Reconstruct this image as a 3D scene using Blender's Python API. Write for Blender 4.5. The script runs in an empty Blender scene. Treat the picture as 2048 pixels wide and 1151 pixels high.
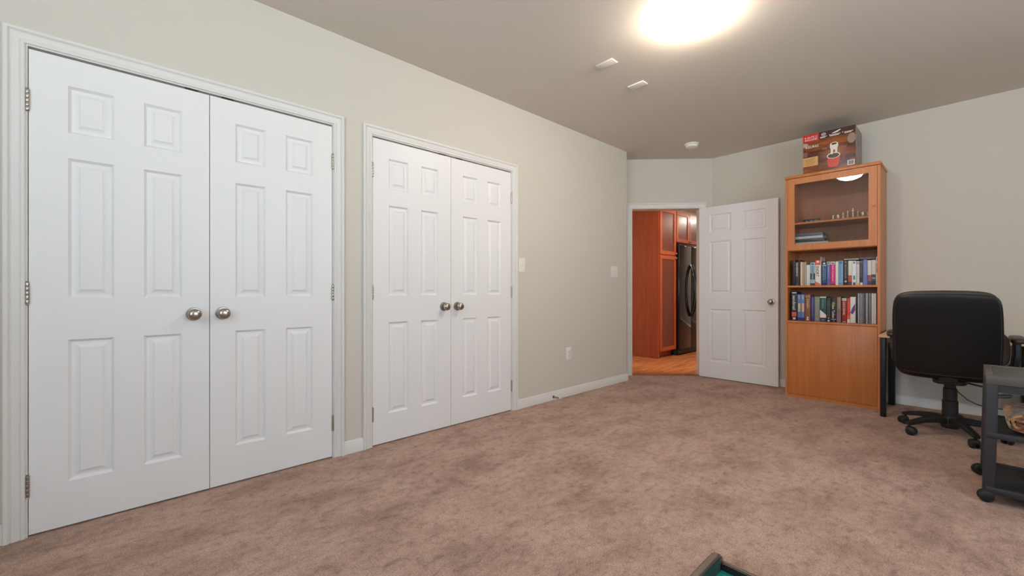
import bpy, bmesh, math, random
from mathutils import Vector, Matrix

random.seed(7)
SC = bpy.context.scene
COL = SC.collection
R = math.radians

# ------------------------------------------------------------------ camera
CAMZ = 1.02
FPX = 832.0
HEAD = R(47.62)                      # heading, counted from the +X axis (which runs along the left wall)
cam_d = bpy.data.cameras.new('camera')
cam_d.sensor_fit = 'HORIZONTAL'
cam_d.sensor_width = 36.0
cam_d.lens = FPX / 2048.0 * 36.0
cam_d.shift_y = 5.5 / 2048.0
cam_d.clip_start = 0.02
cam = bpy.data.objects.new('camera', cam_d)
cam.location = (0, 0, CAMZ)
cam.rotation_euler = (R(90), 0, HEAD - R(90))
COL.objects.link(cam)
SC.camera = cam

# ------------------------------------------------------------------ daylight, exposure
W = bpy.data.worlds.new('sky')
SC.world = W
W.use_nodes = True
wn = W.node_tree.nodes
wbg = wn['Background']
DAY = 7.9
# dim sky; glow below the horizon added to brighten ceiling and upper walls
wtc = wn.new('ShaderNodeTexCoord'); wsx = wn.new('ShaderNodeSeparateXYZ'); wrp = wn.new('ShaderNodeValToRGB')
wmr = wn.new('ShaderNodeMapRange'); wmr.inputs['From Min'].default_value = -1.0; wmr.inputs['From Max'].default_value = 1.0
we = wrp.color_ramp.elements
we[0].position, we[0].color = 0.40, (0.83, 0.935, 1.0, 1)
we[1].position, we[1].color = 0.62, (0.30, 0.38, 0.46, 1)
wl = W.node_tree.links
wl.new(wtc.outputs['Generated'], wsx.inputs[0]); wl.new(wsx.outputs['Z'], wmr.inputs['Value'])
wl.new(wmr.outputs['Result'], wrp.inputs['Fac']); wl.new(wrp.outputs['Color'], wbg.inputs['Color'])
wbg.inputs['Strength'].default_value = DAY * 1.6
SC.view_settings.view_transform = 'Standard'
SC.view_settings.look = 'None'
SC.view_settings.gamma = 1.0
SC.view_settings.use_curve_mapping = False
SC.view_settings.exposure = 0.0
SC.cycles.use_denoising = True
SC.cycles.max_bounces = 12
SC.cycles.diffuse_bounces = 8
SC.cycles.transparent_max_bounces = 12
SC.cycles.sample_clamp_indirect = 6.0
ROOM_LAMP = 92.0                     # emission of the frosted dome in the room
KITCHEN_LAMP = 350.0

# ------------------------------------------------------------------ room sizes
H = 2.60
YA = 2.62                            # left wall plane
XR = 5.12                            # right wall plane
XB = -1.60                           # back wall (behind the camera)
YN = -2.40                           # near side wall
XE = 4.16                            # end of the left wall
XK, YK = 10.2, 3.78                  # kitchen extents
WINDOW = (-0.80, 1.02, 0.95, 2.35)   # opening in the back wall: y0, y1, z0, z1
WINDOW2 = (0.3, 2.65, 0.95, 2.35)     # opening in the near side wall: x0, x1, z0, z1

def portal(w, h, loc, rot):
    lp = bpy.data.lights.new('sky_portal', 'AREA')
    lp.shape = 'RECTANGLE'; lp.size = w; lp.size_y = h
    lp.cycles.is_portal = True
    o = bpy.data.objects.new('sky_portal', lp)
    o.location = loc; o.rotation_euler = rot
    COL.objects.link(o)
portal(WINDOW[1] - WINDOW[0], WINDOW[3] - WINDOW[2], (XB - .02, (WINDOW[0] + WINDOW[1]) / 2, (WINDOW[2] + WINDOW[3]) / 2), (R(90), 0, R(-90)))
portal(WINDOW2[1] - WINDOW2[0], WINDOW2[3] - WINDOW2[2], ((WINDOW2[0] + WINDOW2[1]) / 2, YN - .02, (WINDOW2[2] + WINDOW2[3]) / 2), (R(90), 0, R(180)))


# ------------------------------------------------------------------ helpers
def ray(px, py=581.0):
    a = (px - 1024.0) / FPX
    c, s = math.cos(HEAD), math.sin(HEAD)
    return (s * a + c, -c * a + s, (581.0 - py) / FPX)

def on_x(px, py, x):                 # where a line of sight meets the plane X = x
    r = ray(px, py); t = x / r[0]
    return r[1] * t, CAMZ + r[2] * t

def on_y(px, py, y):
    r = ray(px, py); t = y / r[1]
    return r[0] * t, CAMZ + r[2] * t

def new():
    return bmesh.new()

def wmat(o):
    m = o.matrix_basis.copy()
    while o.parent:
        o = o.parent
        m = o.matrix_basis @ m
    return m

def obj(name, bm, mat, parent=None, origin=None, angle=35, local=False):
    """Link ONE mesh object. World coordinates unless local; they are moved into the parent's frame."""
    bmesh.ops.recalc_face_normals(bm, faces=bm.faces[:])
    if parent is not None and not local:
        bm.transform(wmat(parent).inverted())
    if origin is not None:
        bm.transform(Matrix.Translation(-Vector(origin)))
    me = bpy.data.meshes.new(name)
    bm.to_mesh(me); bm.free()
    for m in (mat if isinstance(mat, (list, tuple)) else [mat]):
        me.materials.append(m)
    if angle:
        me.polygons.foreach_set('use_smooth', [True] * len(me.polygons))
        me.set_sharp_from_angle(angle=R(angle))
    o = bpy.data.objects.new(name, me)
    COL.objects.link(o)
    if parent is not None:
        o.parent = parent
    if origin is not None:
        o.location = origin
    return o

def tag(o, label, cat, group=None):
    o['label'] = label; o['category'] = cat
    if group: o['group'] = group
    return o

def thing(name, label, cat, loc=(0, 0, 0), rotz=0.0, group=None):
    o = bpy.data.objects.new(name, None)
    o.empty_display_size = 0.05
    COL.objects.link(o)
    o.location = loc; o.rotation_euler = (0, 0, rotz)
    return tag(o, label, cat, group)

def structure(name, bm, mat, parent=None, label=None, **k):
    o = obj(name, bm, mat, parent, **k)
    if parent is None: o['kind'] = 'structure'
    if label: o['label'] = label
    return o

def box(bm, x0, x1, y0, y1, z0, z1, bev=0.0, seg=2, mi=0):
    vs = [bm.verts.new(p) for p in ((x0, y0, z0), (x1, y0, z0), (x1, y1, z0), (x0, y1, z0),
                                    (x0, y0, z1), (x1, y0, z1), (x1, y1, z1), (x0, y1, z1))]
    fs = [bm.faces.new([vs[i] for i in f]) for f in
          ((3, 2, 1, 0), (4, 5, 6, 7), (0, 1, 5, 4), (1, 2, 6, 5), (2, 3, 7, 6), (3, 0, 4, 7))]
    for f in fs: f.material_index = mi
    if bev > 0:
        es = list({e for f in fs for e in f.edges})
        bmesh.ops.bevel(bm, geom=es, offset=bev, segments=seg, affect='EDGES', profile=0.5)
    return bm

def frame_of(d):
    d = Vector(d).normalized()
    u = d.orthogonal().normalized()
    return u, d.cross(u)

def tube(bm, pts, rad, seg=12, cap=True):
    """Round bar through pts; rad is one radius or one per point."""
    pts = [Vector(p) for p in pts]
    n = len(pts)
    rad = rad if isinstance(rad, (list, tuple)) else [rad] * n
    rings = []
    u = None
    for i, p in enumerate(pts):
        d = (pts[min(i + 1, n - 1)] - pts[max(i - 1, 0)]).normalized()
        if u is None:
            u = d.orthogonal().normalized()
        else:
            u = (u - d * u.dot(d)).normalized()
        v = d.cross(u)
        rings.append([bm.verts.new(p + (u * math.cos(2 * math.pi * k / seg) + v * math.sin(2 * math.pi * k / seg)) * rad[i])
                      for k in range(seg)])
    for a, b in zip(rings, rings[1:]):
        for k in range(seg):
            bm.faces.new((a[k], a[(k + 1) % seg], b[(k + 1) % seg], b[k]))
    if cap:
        bm.faces.new(rings[0][::-1]); bm.faces.new(rings[-1])
    return bm

def bar(bm, pts, wids, hts, up=(0, 0, 1)):
    """Rectangular beam through pts with a width and height per point."""
    pts = [Vector(p) for p in pts]; up = Vector(up); n = len(pts)
    rings = []
    for i, p in enumerate(pts):
        d = (pts[min(i + 1, n - 1)] - pts[max(i - 1, 0)]).normalized()
        s = d.cross(up).normalized(); w = s.cross(d).normalized()
        a, b = wids[i] / 2, hts[i] / 2
        rings.append([bm.verts.new(p + s * x * a + w * y * b) for x, y in
                      ((-1, -.6), (-.7, -1), (.7, -1), (1, -.6), (1, .6), (.7, 1), (-.7, 1), (-1, .6))])
    for a, b in zip(rings, rings[1:]):
        for k in range(8):
            bm.faces.new((a[k], a[(k + 1) % 8], b[(k + 1) % 8], b[k]))
    bm.faces.new(rings[0][::-1]); bm.faces.new(rings[-1])
    return bm

def lathe(bm, prof, at=(0, 0, 0), axis=(0, 0, 1), seg=28):
    """Revolve [(radius, height)] about axis through at."""
    at = Vector(at); d = Vector(axis).normalized(); u, v = frame_of(d)
    rings = []
    for r, h in prof:
        if r < 1e-6:
            rings.append([bm.verts.new(at + d * h)])
        else:
            rings.append([bm.verts.new(at + d * h + (u * math.cos(2 * math.pi * k / seg) + v * math.sin(2 * math.pi * k / seg)) * r)
                          for k in range(seg)])
    for a, b in zip(rings, rings[1:]):
        for k in range(seg):
            k2 = (k + 1) % seg
            if len(a) == 1 and len(b) == 1: break
            if len(a) == 1: bm.faces.new((a[0], b[k2], b[k]))
            elif len(b) == 1: bm.faces.new((a[k], a[k2], b[0]))
            else: bm.faces.new((a[k], a[k2], b[k2], b[k]))
    if len(rings[0]) > 1: bm.faces.new(rings[0][::-1])
    if len(rings[-1]) > 1: bm.faces.new(rings[-1])
    return bm

def superbox(bm, c, size, n=5.0, cuts=10, warp=None):
    """A soft cushion: a box rounded by a superellipsoid of power n."""
    t = bmesh.new()
    bmesh.ops.create_cube(t, size=2.0)
    bmesh.ops.subdivide_edges(t, edges=t.edges[:], cuts=cuts, use_grid_fill=True)
    for v in t.verts:
        p = v.co
        k = (abs(p.x) ** n + abs(p.y) ** n + abs(p.z) ** n) ** (1.0 / n)
        q = Vector((p.x / k, p.y / k, p.z / k))
        if warp: q = Vector(warp(q))
        v.co = Vector((q.x * size[0] / 2 + c[0], q.y * size[1] / 2 + c[1], q.z * size[2] / 2 + c[2]))
    me = bpy.data.meshes.new('t'); t.to_mesh(me); t.free()
    bm.from_mesh(me); bpy.data.meshes.remove(me)
    return bm

def prism(bm, poly, axis, a0, a1):
    """Extrude a 2D polygon along an axis: x -> poly (y,z); y -> (x,z); z -> (x,y)."""
    def P(p, a):
        return {'x': (a, p[0], p[1]), 'y': (p[0], a, p[1]), 'z': (p[0], p[1], a)}[axis]
    A = [bm.verts.new(P(p, a0)) for p in poly]
    B = [bm.verts.new(P(p, a1)) for p in poly]
    n = len(poly)
    for i in range(n):
        bm.faces.new((A[i], A[(i + 1) % n], B[(i + 1) % n], B[i]))
    bm.faces.new(A[::-1]); bm.faces.new(B)
    return bm

def sweep_profile(bm, prof, frames):
    """Sweep an open/closed 2D profile through frames (origin, u, v); closed profile, capped."""
    rings = [[bm.verts.new(Vector(o) + Vector(u) * a + Vector(v) * b) for a, b in prof] for o, u, v in frames]
    n = len(prof)
    for a, b in zip(rings, rings[1:]):
        for k in range(n):
            bm.faces.new((a[k], a[(k + 1) % n], b[(k + 1) % n], b[k]))
    bm.faces.new(rings[0][::-1]); bm.faces.new(rings[-1])
    return bm

def letters(body, height, width=None, bold=False):
    """Flat letter shapes centred at the origin in the XY plane: list of (verts, faces)."""
    cu = bpy.data.curves.new('t', 'FONT')
    cu.body = body; cu.size = 1.0; cu.align_x = 'CENTER'; cu.align_y = 'CENTER'
    cu.resolution_u = 3
    cu.offset = 0.012 if bold else 0.0
    o = bpy.data.objects.new('t', cu); COL.objects.link(o)
    dg = bpy.context.evaluated_depsgraph_get(); dg.update()
    me = bpy.data.meshes.new_from_object(o.evaluated_get(dg))
    vs = [v.co.copy() for v in me.vertices]; fs = [tuple(p.vertices) for p in me.polygons]
    bpy.data.objects.remove(o); bpy.data.curves.remove(cu); bpy.data.meshes.remove(me)
    xs = [v.x for v in vs]; ys = [v.y for v in vs]
    w, h = max(xs) - min(xs), max(ys) - min(ys)
    cx, cy = (max(xs) + min(xs)) / 2, (max(ys) + min(ys)) / 2
    sy = height / h
    sx = sy if width is None else width / w
    return [((v.x - cx) * sx, (v.y - cy) * sy) for v in vs], fs

def put_letters(bm, body, height, at, right, up, out, width=None, bold=False, thick=0.0006):
    """Lay raised flat letters at a point, reading along right, tops towards up."""
    vs, fs = letters(body, height, width, bold)
    at, right, up, out = Vector(at), Vector(right), Vector(up), Vector(out)
    V = [bm.verts.new(at + right * a + up * b + out * thick) for a, b in vs]
    for f in fs:
        try: bm.faces.new([V[i] for i in f])
        except ValueError: pass
    return bm


# ------------------------------------------------------------------ materials
MATS = {}
def srgb(c):
    return tuple(((v / 255.0) / 12.92 if v / 255.0 <= 0.04045 else ((v / 255.0 + 0.055) / 1.055) ** 2.4) for v in c)

def material(name, rgb, rough=0.5, metal=0.0, spec=0.5, bump=None, emit=None, var=None, coat=0.0, stretch=None):
    """rgb in 0..255; bump = (scale, strength, distance); var = (scale, rgb2, low, high); stretch scales the coordinates."""
    m = bpy.data.materials.new(name); m.use_nodes = True
    nt = m.node_tree; N = nt.nodes; L = nt.links
    b = N['Principled BSDF']
    b.inputs['Base Color'].default_value = (*srgb(rgb), 1)
    b.inputs['Roughness'].default_value = rough
    b.inputs['Metallic'].default_value = metal
    b.inputs['Specular IOR Level'].default_value = spec
    b.inputs['Coat Weight'].default_value = coat
    b.inputs['Coat Roughness'].default_value = 0.12
    co = None
    if bump or var:
        tc = N.new('ShaderNodeTexCoord'); mp = N.new('ShaderNodeMapping')
        L.new(tc.outputs['Object'], mp.inputs['Vector'])
        if stretch: mp.inputs['Scale'].default_value = stretch
        co = mp.outputs['Vector']
    if var:
        n = N.new('ShaderNodeTexNoise'); n.inputs['Scale'].default_value = var[0]
        n.inputs['Detail'].default_value = 6; n.inputs['Roughness'].default_value = 0.6
        L.new(co, n.inputs['Vector'])
        r = N.new('ShaderNodeValToRGB')
        r.color_ramp.elements[0].position = var[2]; r.color_ramp.elements[1].position = var[3]
        r.color_ramp.elements[0].color = (*srgb(rgb), 1); r.color_ramp.elements[1].color = (*srgb(var[1]), 1)
        L.new(n.outputs['Fac'], r.inputs['Fac']); L.new(r.outputs['Color'], b.inputs['Base Color'])
    if bump:
        n = N.new('ShaderNodeTexNoise'); n.inputs['Scale'].default_value = bump[0]
        n.inputs['Detail'].default_value = 4
        L.new(co, n.inputs['Vector'])
        bp = N.new('ShaderNodeBump'); bp.inputs['Strength'].default_value = bump[1]; bp.inputs['Distance'].default_value = bump[2]
        L.new(n.outputs['Fac'], bp.inputs['Height']); L.new(bp.outputs['Normal'], b.inputs['Normal'])
    if emit:
        b.inputs['Emission Color'].default_value = (*emit[0], 1); b.inputs['Emission Strength'].default_value = emit[1]
    return m

def M(name, *a, **k):
    if name not in MATS: MATS[name] = material(name, *a, **k)
    return MATS[name]

_plain = {}
def C(rgb, rough=0.5):
    key = (tuple(rgb), rough)
    if key not in _plain:
        _plain[key] = material('print_%d_%d_%d' % tuple(rgb), rgb, rough, bump=(400, 0.05, 0.001))
    return _plain[key]

wall_paint = M('wall_paint', (208, 202, 192), 0.75, spec=0.25, bump=(160, 0.06, 0.002))
ceiling_paint = M('ceiling_paint', (212, 206, 197), 0.9, spec=0.15, bump=(120, 0.08, 0.002))
trim_paint = M('trim_white_paint', (222, 220, 216), 0.38, spec=0.4)
door_paint = M('door_white_paint', (233, 232, 232), 0.42, spec=0.4, bump=(60, 0.05, 0.001), stretch=(6, 6, 0.4))
plastic_white = M('white_plastic', (232, 229, 222), 0.4)
nickel = M('satin_nickel', (178, 170, 160), 0.28, metal=1.0)
dark_metal = M('dark_metal', (62, 56, 50), 0.5, metal=0.7)
black_gap = M('black_plastic', (22, 22, 23), 0.45)

def carpet_material():
    m = bpy.data.materials.new('carpet_pile'); m.use_nodes = True
    nt = m.node_tree; N = nt.nodes; L = nt.links
    b = N['Principled BSDF']; b.inputs['Roughness'].default_value = 1.0
    b.inputs['Specular IOR Level'].default_value = 0.05
    b.inputs['Sheen Weight'].default_value = 0.15
    tc = N.new('ShaderNodeTexCoord')
    def noise(scale, detail, rough=0.6, sc=(1, 1, 1), rot=0):
        mp = N.new('ShaderNodeMapping'); mp.inputs['Scale'].default_value = sc; mp.inputs['Rotation'].default_value = (0, 0, rot)
        L.new(tc.outputs['Object'], mp.inputs['Vector'])
        n = N.new('ShaderNodeTexNoise'); n.inputs['Scale'].default_value = scale
        n.inputs['Detail'].default_value = detail; n.inputs['Roughness'].default_value = rough
        L.new(mp.outputs['Vector'], n.inputs['Vector'])
        return n.outputs['Fac']
    def ramp(fac, stops):
        r = N.new('ShaderNodeValToRGB'); e = r.color_ramp.elements
        e[0].position, e[0].color = stops[0][0], (*srgb(stops[0][1]), 1)
        e[1].position, e[1].color = stops[-1][0], (*srgb(stops[-1][1]), 1)
        for p, c in stops[1:-1]:
            x = e.new(p); x.color = (*srgb(c), 1)
        L.new(fac, r.inputs['Fac']); return r.outputs['Color']
    def mix(a, c, f, mode='MULTIPLY'):
        x = N.new('ShaderNodeMix'); x.data_type = 'RGBA'; x.blend_type = mode
        x.inputs['Factor'].default_value = f
        L.new(a, x.inputs['A']); L.new(c, x.inputs['B']); return x.outputs['Result']
    big = ramp(noise(2.6, 7, 0.66, (1, 1.5, 1), 0.5), [(0.36, (184, 150, 133)), (0.47, (206, 171, 153)), (0.6, (220, 186, 167))])
    mid = ramp(noise(26, 6, 0.7), [(0.30, (176, 171, 168)), (0.46, (238, 236, 235)), (0.62, (255, 255, 255))])
    streak = ramp(noise(9, 6, 0.72, (1.0, 2.4, 1), 0.9), [(0.32, (168, 162, 160)), (0.44, (244, 242, 241)), (0.6, (255, 255, 255))])
    fine = ramp(noise(170, 4, 0.75), [(0.32, (150, 144, 140)), (0.6, (255, 255, 255))])
    L.new(mix(mix(mix(big, mid, 0.75), streak, 0.6), fine, 0.8), b.inputs['Base Color'])
    add = N.new('ShaderNodeMath'); add.operation = 'MULTIPLY_ADD'; add.inputs[1].default_value = 0.5
    L.new(noise(40, 5), add.inputs[0]); L.new(noise(190, 3), add.inputs[2])
    bp = N.new('ShaderNodeBump'); bp.inputs['Strength'].default_value = 0.7; bp.inputs['Distance'].default_value = 0.008
    L.new(add.outputs[0], bp.inputs['Height']); L.new(bp.outputs['Normal'], b.inputs['Normal'])
    return m

def wood_material(name, light, dark, axis='z', rough=0.4, coat=0.0, grain=14.0, long=1.1):
    m = bpy.data.materials.new(name); m.use_nodes = True
    nt = m.node_tree; N = nt.nodes; L = nt.links
    b = N['Principled BSDF']; b.inputs['Roughness'].default_value = rough
    b.inputs['Coat Weight'].default_value = coat; b.inputs['Coat Roughness'].default_value = 0.15
    tc = N.new('ShaderNodeTexCoord'); mp = N.new('ShaderNodeMapping')
    sc = {'x': (long, grain, grain), 'y': (grain, long, grain), 'z': (grain, grain, long)}[axis]
    mp.inputs['Scale'].default_value = sc
    L.new(tc.outputs['Object'], mp.inputs['Vector'])
    n = N.new('ShaderNodeTexNoise'); n.inputs['Scale'].default_value = 2.0; n.inputs['Detail'].default_value = 8
    n.inputs['Roughness'].default_value = 0.62; n.inputs['Distortion'].default_value = 0.4
    L.new(mp.outputs['Vector'], n.inputs['Vector'])
    r = N.new('ShaderNodeValToRGB'); e = r.color_ramp.elements
    e[0].position, e[0].color = 0.3, (*srgb(dark), 1); e[1].position, e[1].color = 0.7, (*srgb(light), 1)
    L.new(n.outputs['Fac'], r.inputs['Fac']); L.new(r.outputs['Color'], b.inputs['Base Color'])
    return m

def pane_material(name, tint=(0.93, 0.95, 0.94), ior=1.5):
    m = bpy.data.materials.new(name); m.use_nodes = True
    nt = m.node_tree; N = nt.nodes; L = nt.links
    N.remove(N['Principled BSDF'])
    t = N.new('ShaderNodeBsdfTransparent'); t.inputs['Color'].default_value = (*tint, 1)
    g = N.new('ShaderNodeBsdfGlossy'); g.inputs['Roughness'].default_value = 0.015
    f = N.new('ShaderNodeFresnel')
    ge = N.new('ShaderNodeNewGeometry'); mr = N.new('ShaderNodeMapRange')      # the same index on both faces of the pane
    mr.inputs['To Min'].default_value = ior; mr.inputs['To Max'].default_value = 1.0 / ior
    L.new(ge.outputs['Backfacing'], mr.inputs['Value']); L.new(mr.outputs['Result'], f.inputs['IOR'])
    x = N.new('ShaderNodeMixShader')
    L.new(f.outputs['Fac'], x.inputs['Fac']); L.new(t.outputs[0], x.inputs[1]); L.new(g.outputs[0], x.inputs[2])
    L.new(x.outputs[0], N['Material Output'].inputs['Surface'])
    return m

carpet = carpet_material()
beech = wood_material('beech_veneer', (206, 130, 74), (188, 112, 58), 'z', 0.38)
beech_inside = wood_material('beech_veneer_inside', (190, 126, 84), (174, 110, 70), 'z', 0.5)
beech_pale = wood_material('pale_beech_laminate', (226, 190, 146), (212, 174, 128), 'y', 0.4)
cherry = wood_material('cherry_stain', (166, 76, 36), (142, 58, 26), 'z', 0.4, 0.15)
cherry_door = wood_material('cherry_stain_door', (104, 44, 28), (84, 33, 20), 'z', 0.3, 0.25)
dark_wood = wood_material('dark_walnut_laminate', (106, 84, 70), (82, 62, 50), 'x', 0.4)
pane_glass = pane_material('pane_glass', (0.95, 0.95, 0.95), 1.62)
window_glass = pane_material('window_glass', (0.97, 0.98, 0.98), 1.2)

def plank_material():
    m = bpy.data.materials.new('wood_plank_floor'); m.use_nodes = True
    nt = m.node_tree; N = nt.nodes; L = nt.links
    b = N['Principled BSDF']; b.inputs['Roughness'].default_value = 0.38
    tc = N.new('ShaderNodeTexCoord')
    mp = N.new('ShaderNodeMapping'); mp.inputs['Scale'].default_value = (1.4, 11, 1)
    L.new(tc.outputs['Object'], mp.inputs['Vector'])
    n = N.new('ShaderNodeTexNoise'); n.inputs['Scale'].default_value = 2.0; n.inputs['Detail'].default_value = 8
    n.inputs['Roughness'].default_value = 0.65
    L.new(mp.outputs['Vector'], n.inputs['Vector'])
    r = N.new('ShaderNodeValToRGB'); e = r.color_ramp.elements
    e[0].position, e[0].color = 0.34, (*srgb((118, 62, 34)), 1); e[1].position, e[1].color = 0.66, (*srgb((206, 136, 86)), 1)
    x = e.new(0.5); x.color = (*srgb((178, 106, 62)), 1)
    L.new(n.outputs['Fac'], r.inputs['Fac'])
    br = N.new('ShaderNodeTexBrick'); br.inputs['Scale'].default_value = 1.0
    br.inputs['Brick Width'].default_value = 1.2; br.inputs['Row Height'].default_value = 0.12
    br.inputs['Mortar Size'].default_value = 0.002
    br.inputs['Color1'].default_value = (1, 1, 1, 1); br.inputs['Color2'].default_value = (0.78, 0.78, 0.78, 1); br.inputs['Mortar'].default_value = (0.3, 0.3, 0.3, 1)
    L.new(tc.outputs['Object'], br.inputs['Vector'])
    mx = N.new('ShaderNodeMix'); mx.data_type = 'RGBA'; mx.blend_type = 'MULTIPLY'; mx.inputs['Factor'].default_value = 1.0
    L.new(r.outputs['Color'], mx.inputs['A']); L.new(br.outputs['Color'], mx.inputs['B'])
    L.new(mx.outputs['Result'], b.inputs['Base Color'])
    return m
planks = plank_material()

# ================================================================== the room
# chamfered corner: x + y = 7.18 from (5.12, 2.06) towards (4.16, 3.02)
CH = Vector((5.12, 2.06, 0)); CD = Vector((-1, 1, 0)).normalized(); CN = Vector((1, 1, 0)).normalized()   # CN points to the kitchen
def ch(s, d=0.0, z=0.0):
    p = CH + CD * s + CN * d
    return (p.x, p.y, z)
DOOR_S0, DOOR_S1, DOOR_H = 0.135, 0.945, 2.005

bm = new()
pts = [(XB, YN), (XR, YN), (XR, 2.06), ch(0.0)[:2], ch(1.36)[:2], (XE, YA + .02), (XB, YA + 0.02)]
poly = [(XB, YN), (XR, YN), (XR, 2.06), ch(1.36)[:2], (XE, 2.9), (XE, YA + 0.02), (2.4, YA + 0.02), (2.4, YA + .1), (-.35, YA + .1), (-.35, YA + .02), (XB, YA + 0.02)]
prism(bm, poly, 'z', -0.06, 0.0)
structure('floor', bm, carpet, label='brown carpet floor', origin=(0, 0, 0))

bm = new()
box(bm, XB - .12, XK, YN - .12, YK + 0.1, H, H + 0.1)
structure('ceiling', bm, ceiling_paint)

# left wall with two closet recesses
CL = [(-0.320, 0.905), (1.158, 2.383)]       # clear openings
HEADZ = 2.032
bm = new()
xs = [XB - .12, CL[0][0] - .012, CL[0][1] + .012, CL[1][0] - .012, CL[1][1] + .012, XE]
for a, b in ((0, 1), (2, 3), (4, 5)):
    box(bm, xs[a], xs[b], YA, YA + .12, 0, H)
for a, b in ((1, 2), (3, 4)):
    box(bm, xs[a], xs[b], YA, YA + .12, HEADZ + .012, H)
box(bm, XB - .12, XE, YA + .12, YA + .18, 0, H)
box(bm, XE - .12, XE, YA + .18, YK, 0, H)    # return behind the outside corner
structure('wall_left', bm, wall_paint)

# chamfered corner wall with the doorway
bm = new()
def chbox(s0, s1, d0, d1, z0, z1, b=None):
    b = b or bm
    A = [ch(s0, d0), ch(s1, d0), ch(s1, d1), ch(s0, d1)]
    prism(b, [p[:2] for p in A], 'z', z0, z1)
chbox(-0.05, DOOR_S0 - .015, 0, .12, 0, H)
chbox(DOOR_S1 + .015, 1.42, 0, .12, 0, H)
chbox(DOOR_S0 - .015, DOOR_S1 + .015, 0, .12, DOOR_H + .015, H)
structure('wall_corner', bm, wall_paint)

bm = new(); box(bm, XR, XR + .12, YN - .12, 2.06, 0, H)
structure('wall_right', bm, wall_paint)

bm = new()
y0, y1, z0, z1 = WINDOW
box(bm, XB - .12, XB, YN - .12, y0, 0, H); box(bm, XB - .12, XB, y1, YA + .12, 0, H)
box(bm, XB - .12, XB, y0, y1, 0, z0); box(bm, XB - .12, XB, y0, y1, z1, H)
structure('wall_back', bm, wall_paint)
bm = new()
u0, u1, v0, v1 = WINDOW2
box(bm, XB, u0, YN - .12, YN, 0, H); box(bm, u1, XR, YN - .12, YN, 0, H)
box(bm, u0, u1, YN - .12, YN, 0, v0); box(bm, u0, u1, YN - .12, YN, v1, H)
structure('wall_near', bm, wall_paint)

# windows behind and beside the camera
def bars(a0, a1, z0, z1):
    return ((a0, a0 + .05, z0, z1), (a1 - .05, a1, z0, z1), (a0 + .05, a1 - .05, z0, z0 + .05), (a0 + .05, a1 - .05, z1 - .05, z1),
            ((a0 + a1) / 2 - .025, (a0 + a1) / 2 + .025, z0 + .05, z1 - .05))
wf = new()
for a in bars(y0, y1, z0, z1): box(wf, XB - .10, XB - .05, *a, bev=.003)
win = structure('window_1', wf, trim_paint)
bm = new(); box(bm, XB - .078, XB - .072, y0 + .05, y1 - .05, z0 + .05, z1 - .05)
obj('pane', bm, window_glass, win)
bm = new(); box(bm, XB - .06, XB + .05, y0 - .06, y1 + .06, z0 - .03, z0, bev=.004)
obj('window_sill', bm, trim_paint, win)
wf = new()
for a in bars(u0, u1, v0, v1): box(wf, a[0], a[1], YN - .10, YN - .05, a[2], a[3], bev=.003)
win = structure('window_2', wf, trim_paint)
bm = new(); box(bm, u0 + .05, u1 - .05, YN - .078, YN - .072, v0 + .05, v1 - .05)
obj('pane', bm, window_glass, win)
bm = new(); box(bm, u0 - .06, u1 + .06, YN - .06, YN + .05, v0 - .03, v0, bev=.004)
obj('window_sill', bm, trim_paint, win)

# kitchen shell
bm = new(); prism(bm, [ch(1.30, .0)[:2], (XE - .1, YK), (XK, YK), (XK, YN), (XR + .12, YN), (XR + .12, 2.06), ch(0, .0)[:2]], 'z', -0.06, -0.002)
structure('floor_kitchen', bm, planks)
bm = new(); box(bm, XE - .12, XK, YK, YK + .1, 0, H); structure('wall_kitchen_back', bm, wall_paint)
bm = new(); box(bm, XK, XK + .1, YN, YK, 0, H); structure('wall_kitchen_far', bm, wall_paint)
bm = new(); box(bm, XR + .12, XK, YN - .1, YN, 0, H); structure('wall_kitchen_near', bm, wall_paint)

# ---- casings
CAS = [(0, 0), (0, .007), (.003, .010), (.011, .011), (.014, .007), (.019, .010), (.036, .014), (.040, .010), (.046, .018), (.056, .0185), (.060, .015), (.060, 0)]
def casing(name, x0, x1, ztop, place, jamb_d):
    """Three mitred lengths round an opening; place(x, out, z) maps to the room; out is off the wall."""
    b = new()
    o = .006
    P = [((x0 - o), 0.0, -1, 0), ((x0 - o), ztop + o, -1, 1), ((x1 + o), ztop + o, 1, 1), ((x1 + o), 0.0, 1, 0)]
    rings = []
    for x, z, dx, dz in P:
        rings.append([b.verts.new(place(x + dx * a, h, z + dz * a)) for a, h in CAS])
    n = len(CAS)
    for A, B in zip(rings, rings[1:]):
        for k in range(n):
            b.faces.new((A[k], A[(k + 1) % n], B[(k + 1) % n], B[k]))
    b.faces.new(rings[0][::-1]); b.faces.new(rings[-1])
    # jamb lining
    def jb(xa, xb, za, zb):
        vs = [b.verts.new(place(x, h, z)) for x, h, z in
              ((xa, 0.001, za), (xb, 0.001, za), (xb, -jamb_d, za), (xa, -jamb_d, za), (xa, 0.001, zb), (xb, 0.001, zb), (xb, -jamb_d, zb), (xa, -jamb_d, zb))]
        for f in ((3, 2, 1, 0), (4, 5, 6, 7), (0, 1, 5, 4), (1, 2, 6, 5), (2, 3, 7, 6), (3, 0, 4, 7)):
            b.faces.new([vs[i] for i in f])
    jb(x0 - .0118, x0, 0, ztop + .0118); jb(x1, x1 + .0118, 0, ztop + .0118); jb(x0, x1, ztop, ztop + .0118)
    return structure(name, b, trim_paint)

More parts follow.
